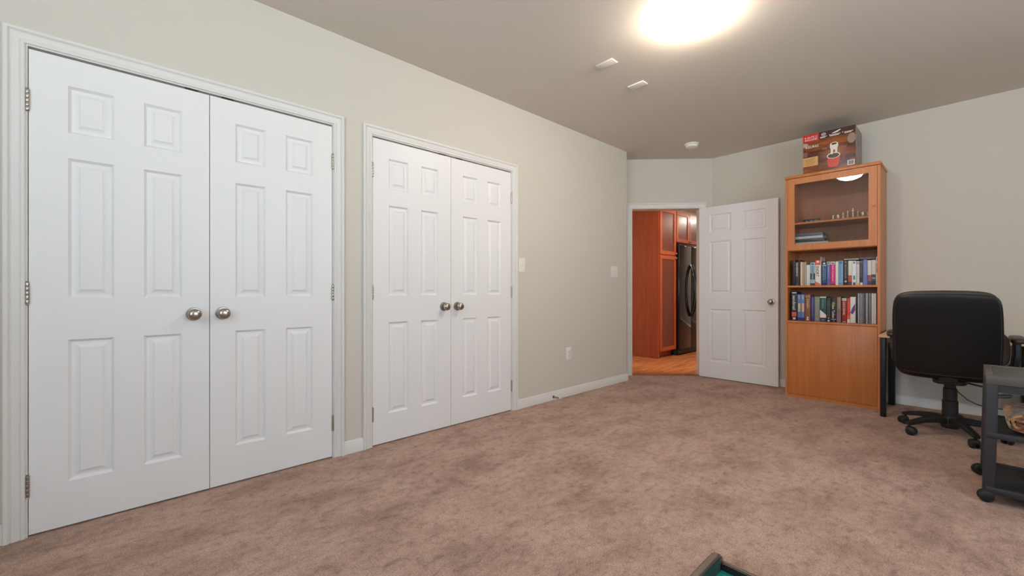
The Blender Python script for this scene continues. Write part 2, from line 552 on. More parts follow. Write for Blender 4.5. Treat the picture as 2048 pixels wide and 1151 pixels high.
for i, (a, b) in enumerate(CL):
    casing('trim_%d' % (i + 1), a, b, HEADZ, lambda x, h, z: (x, YA - h, z), .119)
casing('trim_3', DOOR_S0, DOOR_S1, DOOR_H, lambda s, h, z: ch(s, -h, z), .13)
bm = new()                                       # door stop bead and a strip under the doorway
chbox(DOOR_S0, DOOR_S1, 0.0, .035, -.004, .004)
structure('trim_4', bm, M('threshold_strip', (150, 118, 92), .5))

# ---- baseboards
BB = [(0, 0), (.013, 0), (.013, .055), (.009, .062), (.009, .067), (.006, .076), (.003, .080), (0, .080)]
def baseboard(name, p0, p1, nrm):
    b = new(); nrm = Vector((*nrm, 0)); up = Vector((0, 0, 1))
    sweep_profile(b, BB, [((*p0, 0), nrm, up), ((*p1, 0), nrm, up)])
    return structure(name, b, trim_paint)
baseboard('baseboard_left_near', (XB, YA), (CL[0][0] - .066, YA), (0, -1))
baseboard('baseboard_left_middle', (CL[0][1] + .066, YA), (CL[1][0] - .066, YA), (0, -1))
baseboard('baseboard_left_far', (CL[1][1] + .066, YA), (XE + .012, YA), (0, -1))
baseboard('baseboard_left_end', (XE, YA), (XE, 2.98), (1, 0))
baseboard('baseboard_right', (XR, YN), (XR, 2.06), (-1, 0))
baseboard('baseboard_back', (XB, YN), (XB, YA), (1, 0))
baseboard('baseboard_near', (XB, YN), (XR, YN), (0, 1))
cn = -CN
baseboard('baseboard_corner', ch(DOOR_S1 + .066)[:2], ch(1.34)[:2], (cn.x, cn.y))

# ---- six-panel doors
RINGS = [(0, 0), (.004, .007), (.010, .0135), (.014, .0135), (.036, .0025), (.0375, .0008), (.042, .0004)]
PZ = [(.190, .800), (.980, 1.585), (1.695, 1.898)]
def panel_face(b, w, h, cols, y, sgn, z_off=0.0):
    """One moulded face of a leaf in local coordinates; sgn=+1 sinks towards +y."""
    xs = sorted({0.0, w, *[c for p in cols for c in p]}); zs = sorted({0.0, h, *[z for p in PZ for z in p]})
    cache = {}
    def V(x, yy, z):
        k = (round(x, 5), round(yy, 5), round(z, 5))
        if k not in cache: cache[k] = b.verts.new((x, yy, z))
        return cache[k]
    for x0, x1 in zip(xs, xs[1:]):
        for z0, z1 in zip(zs, zs[1:]):
            if (x0, x1) in cols and (z0, z1) in PZ:
                prev = None
                for ins, dep in RINGS:
                    q = [V(x0 + ins, y + sgn * dep, z0 + ins), V(x1 - ins, y + sgn * dep, z0 + ins), V(x1 - ins, y + sgn * dep, z1 - ins), V(x0 + ins, y + sgn * dep, z1 - ins)]
                    if prev:
                        for k in range(4):
                            b.faces.new((prev[k], prev[(k + 1) % 4], q[(k + 1) % 4], q[k]))
                    prev = q
                b.faces.new(prev)
            else:
                b.faces.new((V(x0, y, z0), V(x1, y, z0), V(x1, y, z1), V(x0, y, z1)))
    return V

def leaf_mesh(w, h, cols, th=.035):
    b = new()
    panel_face(b, w, h, cols, 0.0, 1); panel_face(b, w, h, cols, th, -1)
    c = [(0, 0), (w, 0), (w, h), (0, h)]
    for i in range(4):
        (xa, za), (xb, zb) = c[i], c[(i + 1) % 4]
        b.faces.new([b.verts.new(p) for p in ((xa, 0, za), (xb, 0, zb), (xb, th, zb), (xa, th, za))])
    bmesh.ops.remove_doubles(b, verts=b.verts[:], dist=1e-5)
    return b

def knob_parts(door, x, z, y=0.0, s=-1, label=None):
    """Round rosette with a ball knob, on the face at y pointing to s."""
    b = new(); lathe(b, [(.0, 0), (.033, 0), (.033, .004), (.030, .009), (.016, .011), (.012, .012), (.0, .012)], (x, y, z), (0, s, 0), 32)
    k = obj('knob', b, nickel, door, local=True)
    b = new(); lathe(b, [(.011, .010), (.011, .024), (.016, .028), (.024, .034), (.0275, .044), (.026, .054), (.019, .061), (.010, .0635), (.0, .064)], (x, y, z), (0, s, 0), 32)
    obj('knob_ball', b, nickel, k, local=True)

def hinge_parts(door, x, y, zs, side=0):
    for z in zs:
        b = new()
        for i in range(5):
            lathe(b, [(.0, 0), (.0062, 0), (.0066, .001), (.0066, .016), (.0062, .017), (.0, .017)], (x, y, z - .0445 + i * .0178), (0, 0, 1), 14)
        lathe(b, [(.0, 0), (.004, .001), (.005, .004), (.0, .006)], (x, y, z + .0445), (0, 0, 1), 12)
        lathe(b, [(.0, 0), (.004, -.001), (.005, -.004), (.0, -.006)], (x, y, z - .0445), (0, 0, 1), 12)
        if side:
            box(b, min(x, x + side * .010), max(x, x + side * .010), y + .0035, y + .0055, z - .0445, z + .0445)
        obj('hinge', b, nickel, door, local=True)

# closet pairs
LW, LH, DZ = .6085, 2.014, .008
dn = 0
for ci, (a, bb) in enumerate(CL):
    for k in range(2):
        dn += 1
        x0 = a + .0025 if k == 0 else bb - .0025 - LW
        d = structure('door_%d' % dn, leaf_mesh(LW, LH, [(.112, .256), (.358, .498)] if k == 0 else [(.1100, .2500), (.3525, .4965)]), door_paint, local=True)
        d['label'] = ('white six-panel closet door nearest the camera', 'white six-panel closet door meeting the nearest one at its knob side',
                  'white six-panel door of the second closet, on the side toward the first closet', 'white six-panel door of the second closet, beside the light switch')[dn - 1]
        d.location = (x0, YA + .002, DZ)
        kx = LW - .063 if k == 0 else .055
        knob_parts(d, kx, .895)
        hx = -.003 if k == 0 else LW + .003
        hinge_parts(d, hx, -.004, (.203, 1.002, 1.802), side=-1 if k == 0 else 1)
        cx = LW - .072 if k == 0 else .078
        b = new(); box(b, cx - .026, cx + .026, .001, .026, LH - .002, LH + .0085)
        obj('ball_catch', b, dark_metal, d, local=True)

# room door, swung open against the right wall
DWID, DHT = .815, 1.990
d = structure('door_5', leaf_mesh(DWID, DHT, [(.118, .352), (.468, .700)]), door_paint, local=True)
d['label'] = 'white six-panel room door standing open'
HP = Vector((4.990, 2.158, .008))
DE = Vector((5.012, 1.345, .008))
dv = (DE - HP).normalized()
d.location = HP
d.rotation_euler = (0, 0, math.atan2(dv.y, dv.x))        # local +x runs from hinge to latch edge
# local +y then points to the kitchen-side wall; the face seen is local y = 0
knob_parts(d, DWID - .062, .895, 0.0, -1)
knob_parts(d, DWID - .062, .895, .035, 1)
b = new(); box(b, DWID - .0005, DWID + .0015, .006, .029, .865, .925)
obj('latch_plate', b, nickel, d, local=True)
hinge_parts(d, -.004, .040, (.2, 1.0, 1.8))

# ================================================================== small fittings
def wall_plate(name, label, cat, px, z, w, h, kind):
    x, _ = on_y(px, 581, YA)
    t = thing(name, label, cat, (x, YA, z))
    b = new(); box(b, -w / 2, w / 2, -.006, 0, -h / 2, h / 2, bev=.0035, seg=3)
    obj('cover_plate', b, plastic_white, t, local=True)
    if kind == 'outlet':
        for dz in (-.020, .020):
            b = new(); superbox(b, (0, -.0065, dz), (.034, .006, .029), 4, 5)
            f = obj('socket', b, plastic_white, t, local=True)
            b = new(); box(b, -.0075, -.0055, -.0103, -.0093, dz - .003, dz + .006); box(b, .0055, .0075, -.0103, -.0093, dz - .003, dz + .006)
            box(b, -.002, .002, -.0103, -.0093, dz - .010, dz - .006)
            obj('socket_slots', b, black_gap, f, local=True)
    else:
        for dx in ([0] if kind == 1 else [-.023, .023]):
            b = new(); box(b, dx - .0055, dx + .0055, -.0075, -.005, -.012, .012)
            box(b, dx - .004, dx + .004, -.017, -.006, .000, .008, bev=.0015)
            obj('toggle', b, plastic_white, t, local=True)
    return t
wall_plate('light_switch', 'white single light switch beside the second closet doorway', 'switch', 1043, 1.242, .080, .122, 1)
wall_plate('light_switch', 'white wide double light switch near the end of the closet wall', 'switch', 1228, 1.229, .124, .122, 2)
wall_plate('power_outlet', 'white power outlet low on the closet wall above the baseboard', 'outlet', 1137, .412, .076, .120, 'outlet')

# spring door stop on the baseboard
x, _ = on_y(1107, 795, YA - .013)
t = thing('door_stop', 'small metal spring door stop on the closet wall baseboard', 'door stop', (x, YA - .013, .032))
b = new(); lathe(b, [(0, 0), (.012, 0), (.012, .003), (.007, .007), (.0, .007)], (0, 0, 0), (0, -1, 0), 16); obj('mount', b, dark_metal, t, local=True)
b = new()
tube(b, [(.0058 * math.cos(k * .7), -.006 - k * .00058, .0058 * math.sin(k * .7)) for k in range(112)], .0014, 6)
obj('spring', b, nickel, t, local=True)
b = new(); lathe(b, [(0, .070), (.0075, .070), (.0085, .074), (.0085, .082), (.006, .085), (0, .085)], (0, 0, 0), (0, -1, 0), 16); obj('rubber_tip', b, plastic_white, t, local=True)

# ceiling cover plates
for px, py, lab in ((1213.5, 127, 'white rectangular ceiling plate, the one farther from the smoke detector'), (1275.5, 169.5, 'white rectangular ceiling plate, the one nearer the smoke detector')):
    r = ray(px, py); tt = (H - CAMZ) / r[2]
    cx, cy = r[0] * tt, r[1] * tt
    b = new(); box(b, -.036, .036, -.066, .066, -.009, .0, bev=.002)
    o = tag(obj('ceiling_plate', b, plastic_white, local=True), lab, 'ceiling plate', 'ceiling cover plates')
    o.location = (cx, cy, H)

r = ray(1383, 288); tt = (H - CAMZ) / r[2]
t = thing('smoke_detector', 'round white smoke detector on the ceiling before the doorway', 'smoke detector', (r[0] * tt, r[1] * tt, H))
b = new(); lathe(b, [(0, 0), (.074, 0), (.074, -.010), (.070, -.014), (0, -.014)], seg=40); obj('mounting_ring', b, plastic_white, t, local=True)
b = new(); lathe(b, [(0, -.014), (.063, -.014), (.064, -.020), (.060, -.036), (.050, -.042), (0, -.043)], seg=40); obj('cover', b, plastic_white, t, local=True)

# frosted dome ceiling light
r = ray(1383, 49); tt = (H - .06 - CAMZ) / r[2]
t = thing('ceiling_light', 'glowing white frosted dome light on the ceiling', 'ceiling light', (r[0] * tt, r[1] * tt, H))
b = new(); lathe(b, [(0, 0), (.118, 0), (.120, -.003), (.120, -.024), (.116, -.026), (0, -.026)], seg=48); obj('base_ring', b, plastic_white, t, local=True)
b = new(); lathe(b, [(.122, -.014), (.138, -.014)] + [(.146 * math.cos(R(a)), -.022 - .083 * math.sin(R(a))) for a in range(0, 90, 9)] + [(0, -.105)], seg=48)
obj('glass_dome', b, material('frosted_glass_lit', (255, 250, 240), .4, emit=((1.0, .84, .67), ROOM_LAMP)), t, local=True)

# kitchen ceiling lights out of view; the nearer one added to light the pantry
for (x, y) in ((9.0, 2.15), (5.5, 1.75)):
    t = thing('unseen_kitchen_light', 'unseen kitchen ceiling light beyond the doorway', 'ceiling light', (x, y, H), group='kitchen ceiling lights')
    b = new(); lathe(b, [(0, 0), (.15, 0), (.15, -.02), (0, -.02)], seg=32); obj('base_ring', b, plastic_white, t, local=True)
    b = new(); lathe(b, [(.145 * math.cos(R(a)), -.02 - .07 * math.sin(R(a))) for a in range(0, 90, 10)] + [(0, -.09)], seg=32)
    obj('glass_dome', b, M('kitchen_glass_lit' if x < 6 else 'kitchen_glass_dim', (255, 250, 240), .4, emit=((1.0, .88, .74), KITCHEN_LAMP * (1.0 if x < 6 else .25))), t, local=True)

# ================================================================== bookcase
BX0, BX1, BY0, BY1 = 4.703, 5.103, .503, 1.200
TH = .019
BT = 2.125
bk = thing('bookcase', 'tall beech bookcase with glass upper door and solid lower door', 'bookcase', (BX0, (BY0 + BY1) / 2, 0))
for yy in (BY0, BY1 - TH):
    b = new(); box(b, BX0, BX1, yy, yy + TH, 0, BT - .028, bev=.001, seg=1); obj('side_panel', b, beech, bk)
b = new(); box(b, BX0 - .008, BX1, BY0 - .006, BY1 + .004, BT - .026, BT, bev=.002); obj('top_panel', b, beech, bk)
b = new(); box(b, BX1 - .006, BX1 - .001, BY0 + TH, BY1 - TH, .03, BT - .028); obj('back_panel', b, beech_inside, bk)
SH = {'bottom': (.712, .732), 'middle': (1.052, 1.070), 'glass_floor': (1.402, 1.420), 'glass': (1.655, 1.674)}
for k, (za, zb) in SH.items():
    xf = BX0 + .001 if k in ('bottom', 'middle') else BX0 + .024
    b = new(); box(b, xf, BX1 - .006, BY0 + TH + .0005, BY1 - TH - .0005, za, zb, bev=.001, seg=1); obj('shelf', b, beech, bk)
b = new(); box(b, BX0 + .004, BX1 - .006, BY0 + TH, BY1 - TH, 0, .028); obj('plinth', b, beech, bk)
# solid lower door
iy0, iy1 = BY0 + TH + .0015, BY1 - TH - .0015
b = new(); box(b, BX0, BX0 + .018, iy0, iy1, .030, .7095, bev=.0015); dl = obj('door', b, beech, bk)
b = new(); ky, kz = on_x(1748, 734, BX0)
lathe(b, [(0, 0), (.008, 0), (.008, .004), (.010, .012), (.008, .016), (0, .017)], (BX0, ky, kz), (-1, 0, 0), 18); obj('knob', b, beech, dl)
# glass upper door
gz0, gz1, fw = 1.408, BT - .030, .056
b = new()
def mitre(bm_, y0, y1, z0, z1, w, x0, x1):
    O = [(y0, z0), (y1, z0), (y1, z1), (y0, z1)]; I = [(y0 + w, z0 + w), (y1 - w, z0 + w), (y1 - w, z1 - w), (y0 + w, z1 - w)]
    for i in range(4):
        j = (i + 1) % 4
        prism(bm_, [O[i], O[j], I[j], I[i]], 'x', x0, x1)
mitre(b, iy0, iy1, gz0, gz1, fw, BX0, BX0 + .020)
du = obj('door', b, beech, bk)
b = new(); box(b, BX0 + .008, BX0 + .012, iy0 + fw, iy1 - fw, gz0 + fw, gz1 - fw); obj('glass_pane', b, pane_glass, du)
b = new(); ky, kz = on_x(1748, 410.5, BX0)
lathe(b, [(0, 0), (.008, 0), (.008, .004), (.010, .012), (.008, .016), (0, .017)], (BX0, ky, kz), (-1, 0, 0), 18); obj('knob', b, beech, du)

# ------------------------------------------------------------------ books
page_mat = M('book_pages', (226, 216, 196), .8, bump=(300, .2, .001), stretch=(1, 1, 1))
BOOKX = 4.742
def book(name, px0, px1, top, zb, rgb, label, decor=(), depth=.165, spiral=None, group=None, cat='book', x=BOOKX, rough=.45):
    ya, _ = on_x(px1 - .05, 581, x); yb, _ = on_x(px0 + .05, 581, x)     # ya is the side farther from the doorway
    pc = (px0 + px1) / 2
    _, zt = on_x(pc, top, x)
    w = yb - ya; h = zt - zb; yc = (ya + yb) / 2
    cov = min(.0022, w * .2)
    b = new()
    if w > .006:
        # spine and two boards
        box(b, x, x + .003, ya, yb, zb, zt, bev=min(.0012, w * .15), seg=2)
        box(b, x + .002, x + depth, ya, ya + cov, zb, zt); box(b, x + .002, x + depth, yb - cov, yb, zb, zt)
    else:
        box(b, x, x + depth, ya, yb, zb, zt)
    o = obj(name, b, C(rgb, rough), origin=(x, yc, zb))
    tag(o, label, cat, group)
    if w > .006:
        b = new(); box(b, x + .0028, x + depth - .004, ya + cov, yb - cov, zb + .003, zt - .004); obj('pages', b, page_mat, o)
    n = 0
    for dcr in decor:
        n += 1
        xo = x - .0004 - .00025 * n
        if dcr[0] == 'band':
            _, f0, f1, c = dcr
            b = new(); box(b, xo, x + .001, ya + .0006, yb - .0006, zb + h * f0, zb + h * f1); obj('spine_band', b, C(c, rough), o)
        elif dcr[0] == 'patch':
            _, u0, u1, f0, f1, c = dcr      # u from the left as seen
            b = new(); box(b, xo, x + .001, yb - w * u1, yb - w * u0, zb + h * f0, zb + h * f1); obj('spine_label', b, C(c, rough), o)
        elif dcr[0] == 'disc':
            _, f, rr, c = dcr
            b = new(); lathe(b, [(0, 0), (rr, 0), (rr, .0015), (0, .0015)], (x + .0008, yc, zb + h * f), (-1, 0, 0), 18); obj('spine_emblem', b, C(c, rough), o)
        elif dcr[0] == 'wedge':
            _, f0, f1, c = dcr
            b = new(); prism(b, [(yb - .0006, zb + h * f0), (ya + .0006, zb + h * f0), (ya + .0006, zb + h * (f0 + (f1 - f0) * .35)), (yb - .0006, zb + h * f1)], 'x', xo, x + .001)
            obj('spine_label', b, C(c, rough), o)
        elif dcr[0] == 'text':
            _, body, c, u, fc, fl, th = dcr  # u across, centre and length as fractions of height, letter height as fraction of width
            b = new()
            put_letters(b, body, w * th, (xo - .0002, yb - w * u, zb + h * fc), (0, 0, -1), (0, -1, 0), (-1, 0, 0), width=h * fl, bold=True)
            obj('spine_lettering', b, C(c, rough), o)
        elif dcr[0] == 'strokes':
            _, c, u, fc, fl, th = dcr        # worn lettering too small to read: short raised strokes along the spine
            b = new(); rs = random.Random(label); z = zb + h * (fc + fl / 2); ze = zb + h * (fc - fl / 2)
            while z > ze:
                for _i in range(rs.randint(3, 8)):
                    tall = rs.random() < .25
                    hw = w * th * (.5 if tall else .36)
                    if z < ze: break
                    box(b, xo - .0004, xo, yb - w * u - hw, yb - w * u + hw * (.8 if tall else 1), z - .0016, z); z -= .0030
                z -= .0035
            obj('spine_lettering', b, C(c, rough), o)
        elif dcr[0] == 'htext':
            _, body, c, fc, th = dcr
            b = new()
            put_letters(b, body, h * th, (xo - .0002, yc, zb + h * fc), (0, -1, 0), (0, 0, 1), (-1, 0, 0), width=w * .8, bold=True)
            obj('spine_lettering', b, C(c, rough), o)
    if spiral:
        # wire coils along one edge
        u, c = spiral
        b = new(); k = 0; z = zb + .006
        yy = yb - w * u
        while z < zt - .004:
            box(b, x - .0022, x + .004, yy - .0016, yy + .0016, z, z + .0022); z += .0062
        obj('binding', b, C(c, .4), o)
    return o

S1, S2 = SH['middle'][1] + .0008, SH['bottom'][1] + .0008
G1, G2 = 'books on the upper open shelf', 'books on the lower open shelf'
WH = (226, 222, 214)
upper = [
 (1584.9, 1590.6, 520, (34, 34, 42), 'thin black book standing first at the doorway end of the upper row', ()),
 (1591.0, 1598.0, 523, (58, 54, 60), 'dark grey book lettered REVERSING on its spine', (('text', 'REVERSING', (214, 210, 206), .42, .66, .56, .52), ('disc', .04, .003, (200, 198, 200)))),
 (1598.2, 1600.4, 519.5, (52, 38, 34), 'thin dark brown folder just after the REVERSING book', ()),
 (1600.9, 1604.2, 523.3, (226, 208, 178), 'thin cream booklet right after the thin brown folder', ()),
 (1604.7, 1607.6, 523.3, (222, 184, 160), 'thin peach booklet between cream booklet and ring-bound notebook', ()),
 (1608.4, 1612.3, 523.3, (196, 182, 158), 'thin beige ring-bound notebook in the upper row', ()),
 (1612.8, 1620.0, 529.3, (212, 214, 212), 'shortest pale grey book in the upper row', (('band', .0, .12, (186, 204, 210)),)),
 (1620.3, 1630.1, 524.5, (150, 186, 206), 'pale blue book with a dark block on its spine', (('band', .0, .09, (96, 44, 44)), ('patch', .0, 1.0, .26, .52, (64, 68, 74)), ('patch', .32, .68, .25, .84, (88, 96, 104)), ('patch', .28, .72, 0.900, 0.960, (52, 92, 120)), ('strokes', (196, 206, 210), .5, .55, .52, .22))),
 (1630.4, 1640.8, 519.6, (238, 230, 222), 'thick white and red book lettered SNORT', (('band', .80, 1.0, (222, 92, 70)), ('text', 'SNORT', (26, 30, 66), .45, .555, .42, .60), ('wedge', .0, .16, (226, 96, 70)), ('patch', .28, .72, 0.895, 0.965, (250, 226, 214)))),
 (1641.0, 1642.4, 513.6, (196, 190, 176), 'very thin tall pale binder beside the SNORT book', ()),
 (1643.6, 1653.2, 522.7, (36, 78, 120), 'blue book with white ball emblem at spine top', (('band', .84, 1.0, (38, 42, 52)), ('patch', .06, .94, .82, .85, (210, 224, 228)), ('disc', .92, .0095, (206, 206, 200)), ('band', .0, .10, (40, 32, 92)), ('strokes', (176, 188, 214), .32, .50, .58, .26), ('strokes', (150, 170, 204), .70, .46, .46, .26), ('disc', .05, .007, (210, 216, 226)))),
 (1653.8, 1660.1, 523.0, (104, 110, 172), 'narrow violet book beside the pink one', (('band', .88, 1.0, (214, 214, 222)), ('disc', .94, .008, (96, 92, 104)), ('strokes', (206, 208, 230), .45, .55, .50, .30))),
 (1660.5, 1670.4, 522.8, (216, 40, 122), 'bright pink book lettered Ruby Cookbook', (('band', .88, 1.0, (216, 214, 206)), ('patch', .15, .85, .90, .96, (120, 118, 114)), ('band', .0, .06, (84, 66, 60)), ('text', 'Ruby Cookbook', (244, 196, 220), .5, .50, .66, .42))),
 (1670.8, 1676.8, 522.4, (224, 222, 208), 'white book between the pink and sky blue ones', ()),
 (1677.4, 1686.0, 520.9, (130, 172, 206), 'sky blue book beside a black one', (('patch', .2, .75, .86, .98, (76, 122, 170)), ('patch', .15, .8, .03, .09, (76, 130, 176)), ('strokes', (84, 112, 144), .45, .50, .60, .26))),
 (1686.5, 1696.1, 521.0, (48, 48, 50), 'thick black book with pale spine lettering and a pale dot', (('disc', .94, .0060, (150, 150, 146)), ('strokes', (176, 166, 152), .45, .56, .56, .28), ('disc', .15, .0085, (200, 190, 160)))),
 (1696.4, 1703.8, 521.0, (220, 212, 200), 'cream book with a red block low on its spine', (('band', .0, .14, (66, 58, 66)), ('band', .14, .40, (200, 70, 56)))),
 (1704.0, 1712.2, 521.0, (226, 228, 230), 'white book with a green block low on its spine', (('patch', .3, .75, .88, .97, (108, 124, 140)), ('patch', .3, .75, .22, .39, (70, 144, 132)), ('patch', .25, .85, .0, .11, (70, 82, 100)))),
 (1712.6, 1718.9, 521.8, (216, 206, 210), 'pinkish white narrow book with a brown patch at spine top', (('patch', .15, .85, .86, .97, (190, 140, 116)), ('patch', .2, 1.0, .0, .09, (200, 176, 116)), ('strokes', (150, 130, 140), .5, .52, .50, .25))),
 (1719.2, 1725.7, 520.4, (54, 52, 58), 'dark book with a white foot on its spine', (('patch', .1, .9, .89, .98, (82, 98, 110)), ('patch', .15, .95, .0, .10, (220, 216, 210)), ('strokes', (142, 132, 112), .4, .55, .5, .3))),
 (1726.0, 1734.5, 518.7, (116, 126, 184), 'lavender blue book third from the shelf end', (('strokes', (158, 166, 210), .5, .60, .45, .35), ('strokes', (176, 90, 116), .4, .42, .06, .5))),
 (1734.9, 1742.8, 520.0, (218, 208, 196), 'cream book with a dark red and navy foot', (('band', .0, .40, (60, 56, 84)), ('patch', .2, .95, .16, .38, (176, 80, 84)))),
 (1743.3, 1751.6, 519.3, (220, 218, 212), 'white book with a black and grey foot', (('band', .0, .42, (70, 74, 74)), ('patch', .1, .9, .24, .30, (166, 172, 170)), ('band', .0, .15, (40, 42, 42)))),
 (1751.9, 1755.2, 513.2, (222, 216, 204), 'tall white striped book at the chair end of the upper row', (('patch', .5, 1.0, .84, .96, (150, 110, 90)), ('band', .62, .76, (190, 170, 150)), ('patch', .4, 1.0, .44, .60, (140, 110, 96)))),
]
for i, (a, b_, tp, rgb, lab, dc) in enumerate(upper):
    dep = .15 + .02 * ((i * 7) % 3)
    book('book' if 'folder' not in lab and 'binder' not in lab and 'notebook' not in lab and 'booklet' not in lab else ('folder' if 'folder' in lab else 'binder' if 'binder' in lab else 'notebook' if 'notebook' in lab else 'booklet'),
         a, b_, tp, S1, rgb, lab, dc, depth=dep, group=G1, spiral=(.75, (90, 84, 76)) if 'ring-bound' in lab else None,
         cat='notebook' if 'notebook' in lab else 'book')

# black books lying flat on the row
def flat_book(name, x0, x1, y0, y1, z0, th, rgb, label, cat='book', group=None, pages=True, edge=None):
    b = new(); c = min(.002, th * .2)
    if pages:
        box(b, x0, x1, y0, y1, z0, z0 + c); box(b, x0, x1, y0, y1, z0 + th - c, z0 + th); box(b, x1 - .003, x1, y0, y1, z0, z0 + th)
    else:
        box(b, x0, x1, y0, y1, z0, z0 + th, bev=min(.002, th * .2))
    o = tag(obj(name, b, C(rgb, .3), origin=((x0 + x1) / 2, (y0 + y1) / 2, z0)), label, cat, group)
    if pages:
        b = new(); box(b, x0 + .003, x1 - .003, y0 + .003, y1 - .003, z0 + c, z0 + th - c); obj('pages', b, C(edge or (206, 200, 188), .5), o)
    return o
ya, _ = on_x(1718.5, 581, BOOKX + .01); yb, _ = on_x(1687.5, 581, BOOKX + .01)
ya2, _ = on_x(1751.4, 581, BOOKX + .01)
zt = on_x(1730, 518.6, BOOKX)[1] + .0015
flat_book('book', BOOKX + .008, BOOKX + .158, ya, yb, zt, .016, (30, 26, 28), 'black book lying flat on the upper row, the one nearer its middle', group='books lying flat on the upper row', edge=(176, 168, 166))
flat_book('book', BOOKX + .008, BOOKX + .150, ya2, ya - .001, zt, .021, (34, 30, 30), 'black book lying flat on the upper row, at the chair end', group='books lying flat on the upper row', edge=(96, 92, 92))

lower = [
 (1582.8, 1594.2, 583.0, (34, 38, 52), 'thick navy book lettered sendmail with orange square', (('patch', .12, .85, .95, .98, (216, 216, 220)), ('text', 'sendmail', (214, 216, 222), .48, .62, .50, .55), ('patch', .08, .88, .14, .29, (224, 96, 64)), ('patch', .28, .72, 0.035, 0.105, (220, 216, 206)))),
 (1594.9, 1601.4, 588.3, (88, 120, 176), 'blue book with a yellow spine label, first of the matching pair', (('patch', .2, .95, .34, .66, (210, 184, 128)), ('band', .0, .12, (40, 48, 120)), ('patch', .15, .8, .82, .96, (150, 150, 176)))),
 (1601.7, 1608.9, 588.3, (92, 128, 180), 'blue book with a peach spine label, second of the matching pair', (('patch', .25, .98, .34, .66, (206, 168, 142)), ('band', .0, .12, (40, 48, 120)), ('patch', .25, .9, .82, .96, (140, 168, 200)))),
 (1609.7, 1621.0, 588.6, (136, 88, 62), 'brown book with large cream lettering', (('text', 'Complex', (232, 196, 150), .5, .66, .36, .52), ('patch', .1, .9, .90, .96, (176, 120, 96)), ('disc', .13, .0075, (238, 228, 214)), ('disc', .06, .0075, (238, 228, 214)))),
 (1622.0, 1628.4, 593.0, (62, 54, 118), 'narrow indigo book beside the sage green one', (('strokes', (150, 146, 196), .45, .55, .78, .34),)),
 (1628.9, 1639.3, 593.0, (134, 138, 126), 'sage green grey book in the lower row', (('strokes', (186, 182, 164), .42, .55, .60, .28), ('patch', .2, .8, .84, .86, (190, 186, 166)), ('disc', .10, .005, (200, 196, 170)))),
 (1639.7, 1652.6, 592.8, (34, 78, 78), 'dark green book with a white slanted foot', (('band', .955, 1.0, (232, 228, 224)), ('wedge', .16, .48, (232, 218, 216)), ('band', .0, .15, (38, 50, 62)), ('strokes', (150, 190, 182), .45, .72, .34, .26), ('patch', .28, .72, 0.050, 0.090, (130, 156, 180)))),
 (1652.9, 1661.4, 594.8, (36, 38, 42), 'black book with two lines of grey lettering', (('strokes', (126, 130, 128), .30, .55, .62, .26), ('strokes', (110, 128, 116), .68, .55, .62, .24), ('disc', .16, .007, (170, 160, 166)), ('disc', .05, .0085, (210, 208, 208)))),
 (1662.0, 1672.7, 594.6, (32, 26, 36), 'black book with large pale yellow and white spine lettering', (('text', 'Video', (222, 206, 140), .45, .68, .30, .55), ('text', 'Toolbox', (206, 204, 198), .45, .32, .32, .55), ('patch', .0, .95, .105, .125, (210, 190, 210)), ('disc', .05, .006, (128, 118, 160)))),
 (1673.2, 1682.0, 593.2, (126, 108, 98), 'taupe book with a mauve foot', (('band', .0, .38, (134, 104, 116)), ('patch', .35, .8, .52, .96, (176, 134, 106)))),
 (1683.7, 1693.5, 595.8, (150, 40, 34), 'dark red book lettered LINUX KERNEL', (('band', .90, 1.0, (206, 208, 206)), ('patch', .1, .9, .945, .965, (90, 110, 110)), ('band', .0, .06, (54, 36, 34)), ('text', 'LINUX KERNEL', (236, 196, 186), .42, .58, .56, .42), ('patch', .1, .9, .02, .04, (214, 206, 200)))),
 (1694.1, 1700.0, 596.0, (222, 60, 48), 'narrow scarlet book with a cream foot', (('band', .0, .15, (224, 216, 206)), ('band', .15, .30, (230, 96, 58)), ('strokes', (246, 130, 110), .5, .66, .40, .4))),
]
for i, (a, b_, tp, rgb, lab, dc) in enumerate(lower):
    book('book', a, b_, tp, S2, rgb, lab, dc, depth=.15 + .02 * ((i * 5) % 3), group=G2)

# spiral-bound white manual with a purple shape, then grey notebooks
o = book('spiral_manual', 1700.4, 1711.6, 593.4, S2, (226, 222, 216), 'white spiral-bound manual with a purple shape on its cover', (), depth=.16, group=G2, cat='manual', spiral=(.96, (38, 36, 40)))
ya, z_a = on_x(1700.6, 624, BOOKX); yb, z_b = on_x(1711, 612, BOOKX)
b = new(); prism(b, [(ya, z_a - .004), (ya - .013, z_a + .038), (yb + .004, z_b + .022), (yb + .002, z_b - .036), (ya - .016, z_a - .018)], 'x', BOOKX - .0012, BOOKX + .0005)
obj('cover_shape', b, C((112, 60, 134)), o)
GN = 'grey spiral notebooks at the chair end of the lower shelf'
nbs = [(1712.2, 1714.7, (24, 24, 28), 'black spiral-bound notebook between the purple manual and grey notebooks', (14, 14, 16)),
       (1715.3, 1719.3, (176, 166, 172), 'pale grey notebook next to the black one', (120, 114, 120)),
       (1720.3, 1723.7, (166, 156, 162), 'grey notebook second after the black one', (112, 106, 112)),
       (1724.6, 1727.0, (160, 156, 172), 'narrow grey violet notebook third after the black one', (104, 100, 116)),
       (1727.9, 1730.6, (92, 88, 86), 'darkest grey notebook amid the grey row', (60, 58, 58)),
       (1731.5, 1735.8, (172, 162, 168), 'pale grey notebook just after the darkest grey one', (116, 110, 118)),
       (1737.0, 1741.8, (130, 120, 128), 'mid grey notebook before the white comb-bound one', (84, 78, 90)),
       (1742.8, 1752.4, (212, 214, 212), 'white comb-bound manual at the chair end of the lower row', (140, 144, 146))]
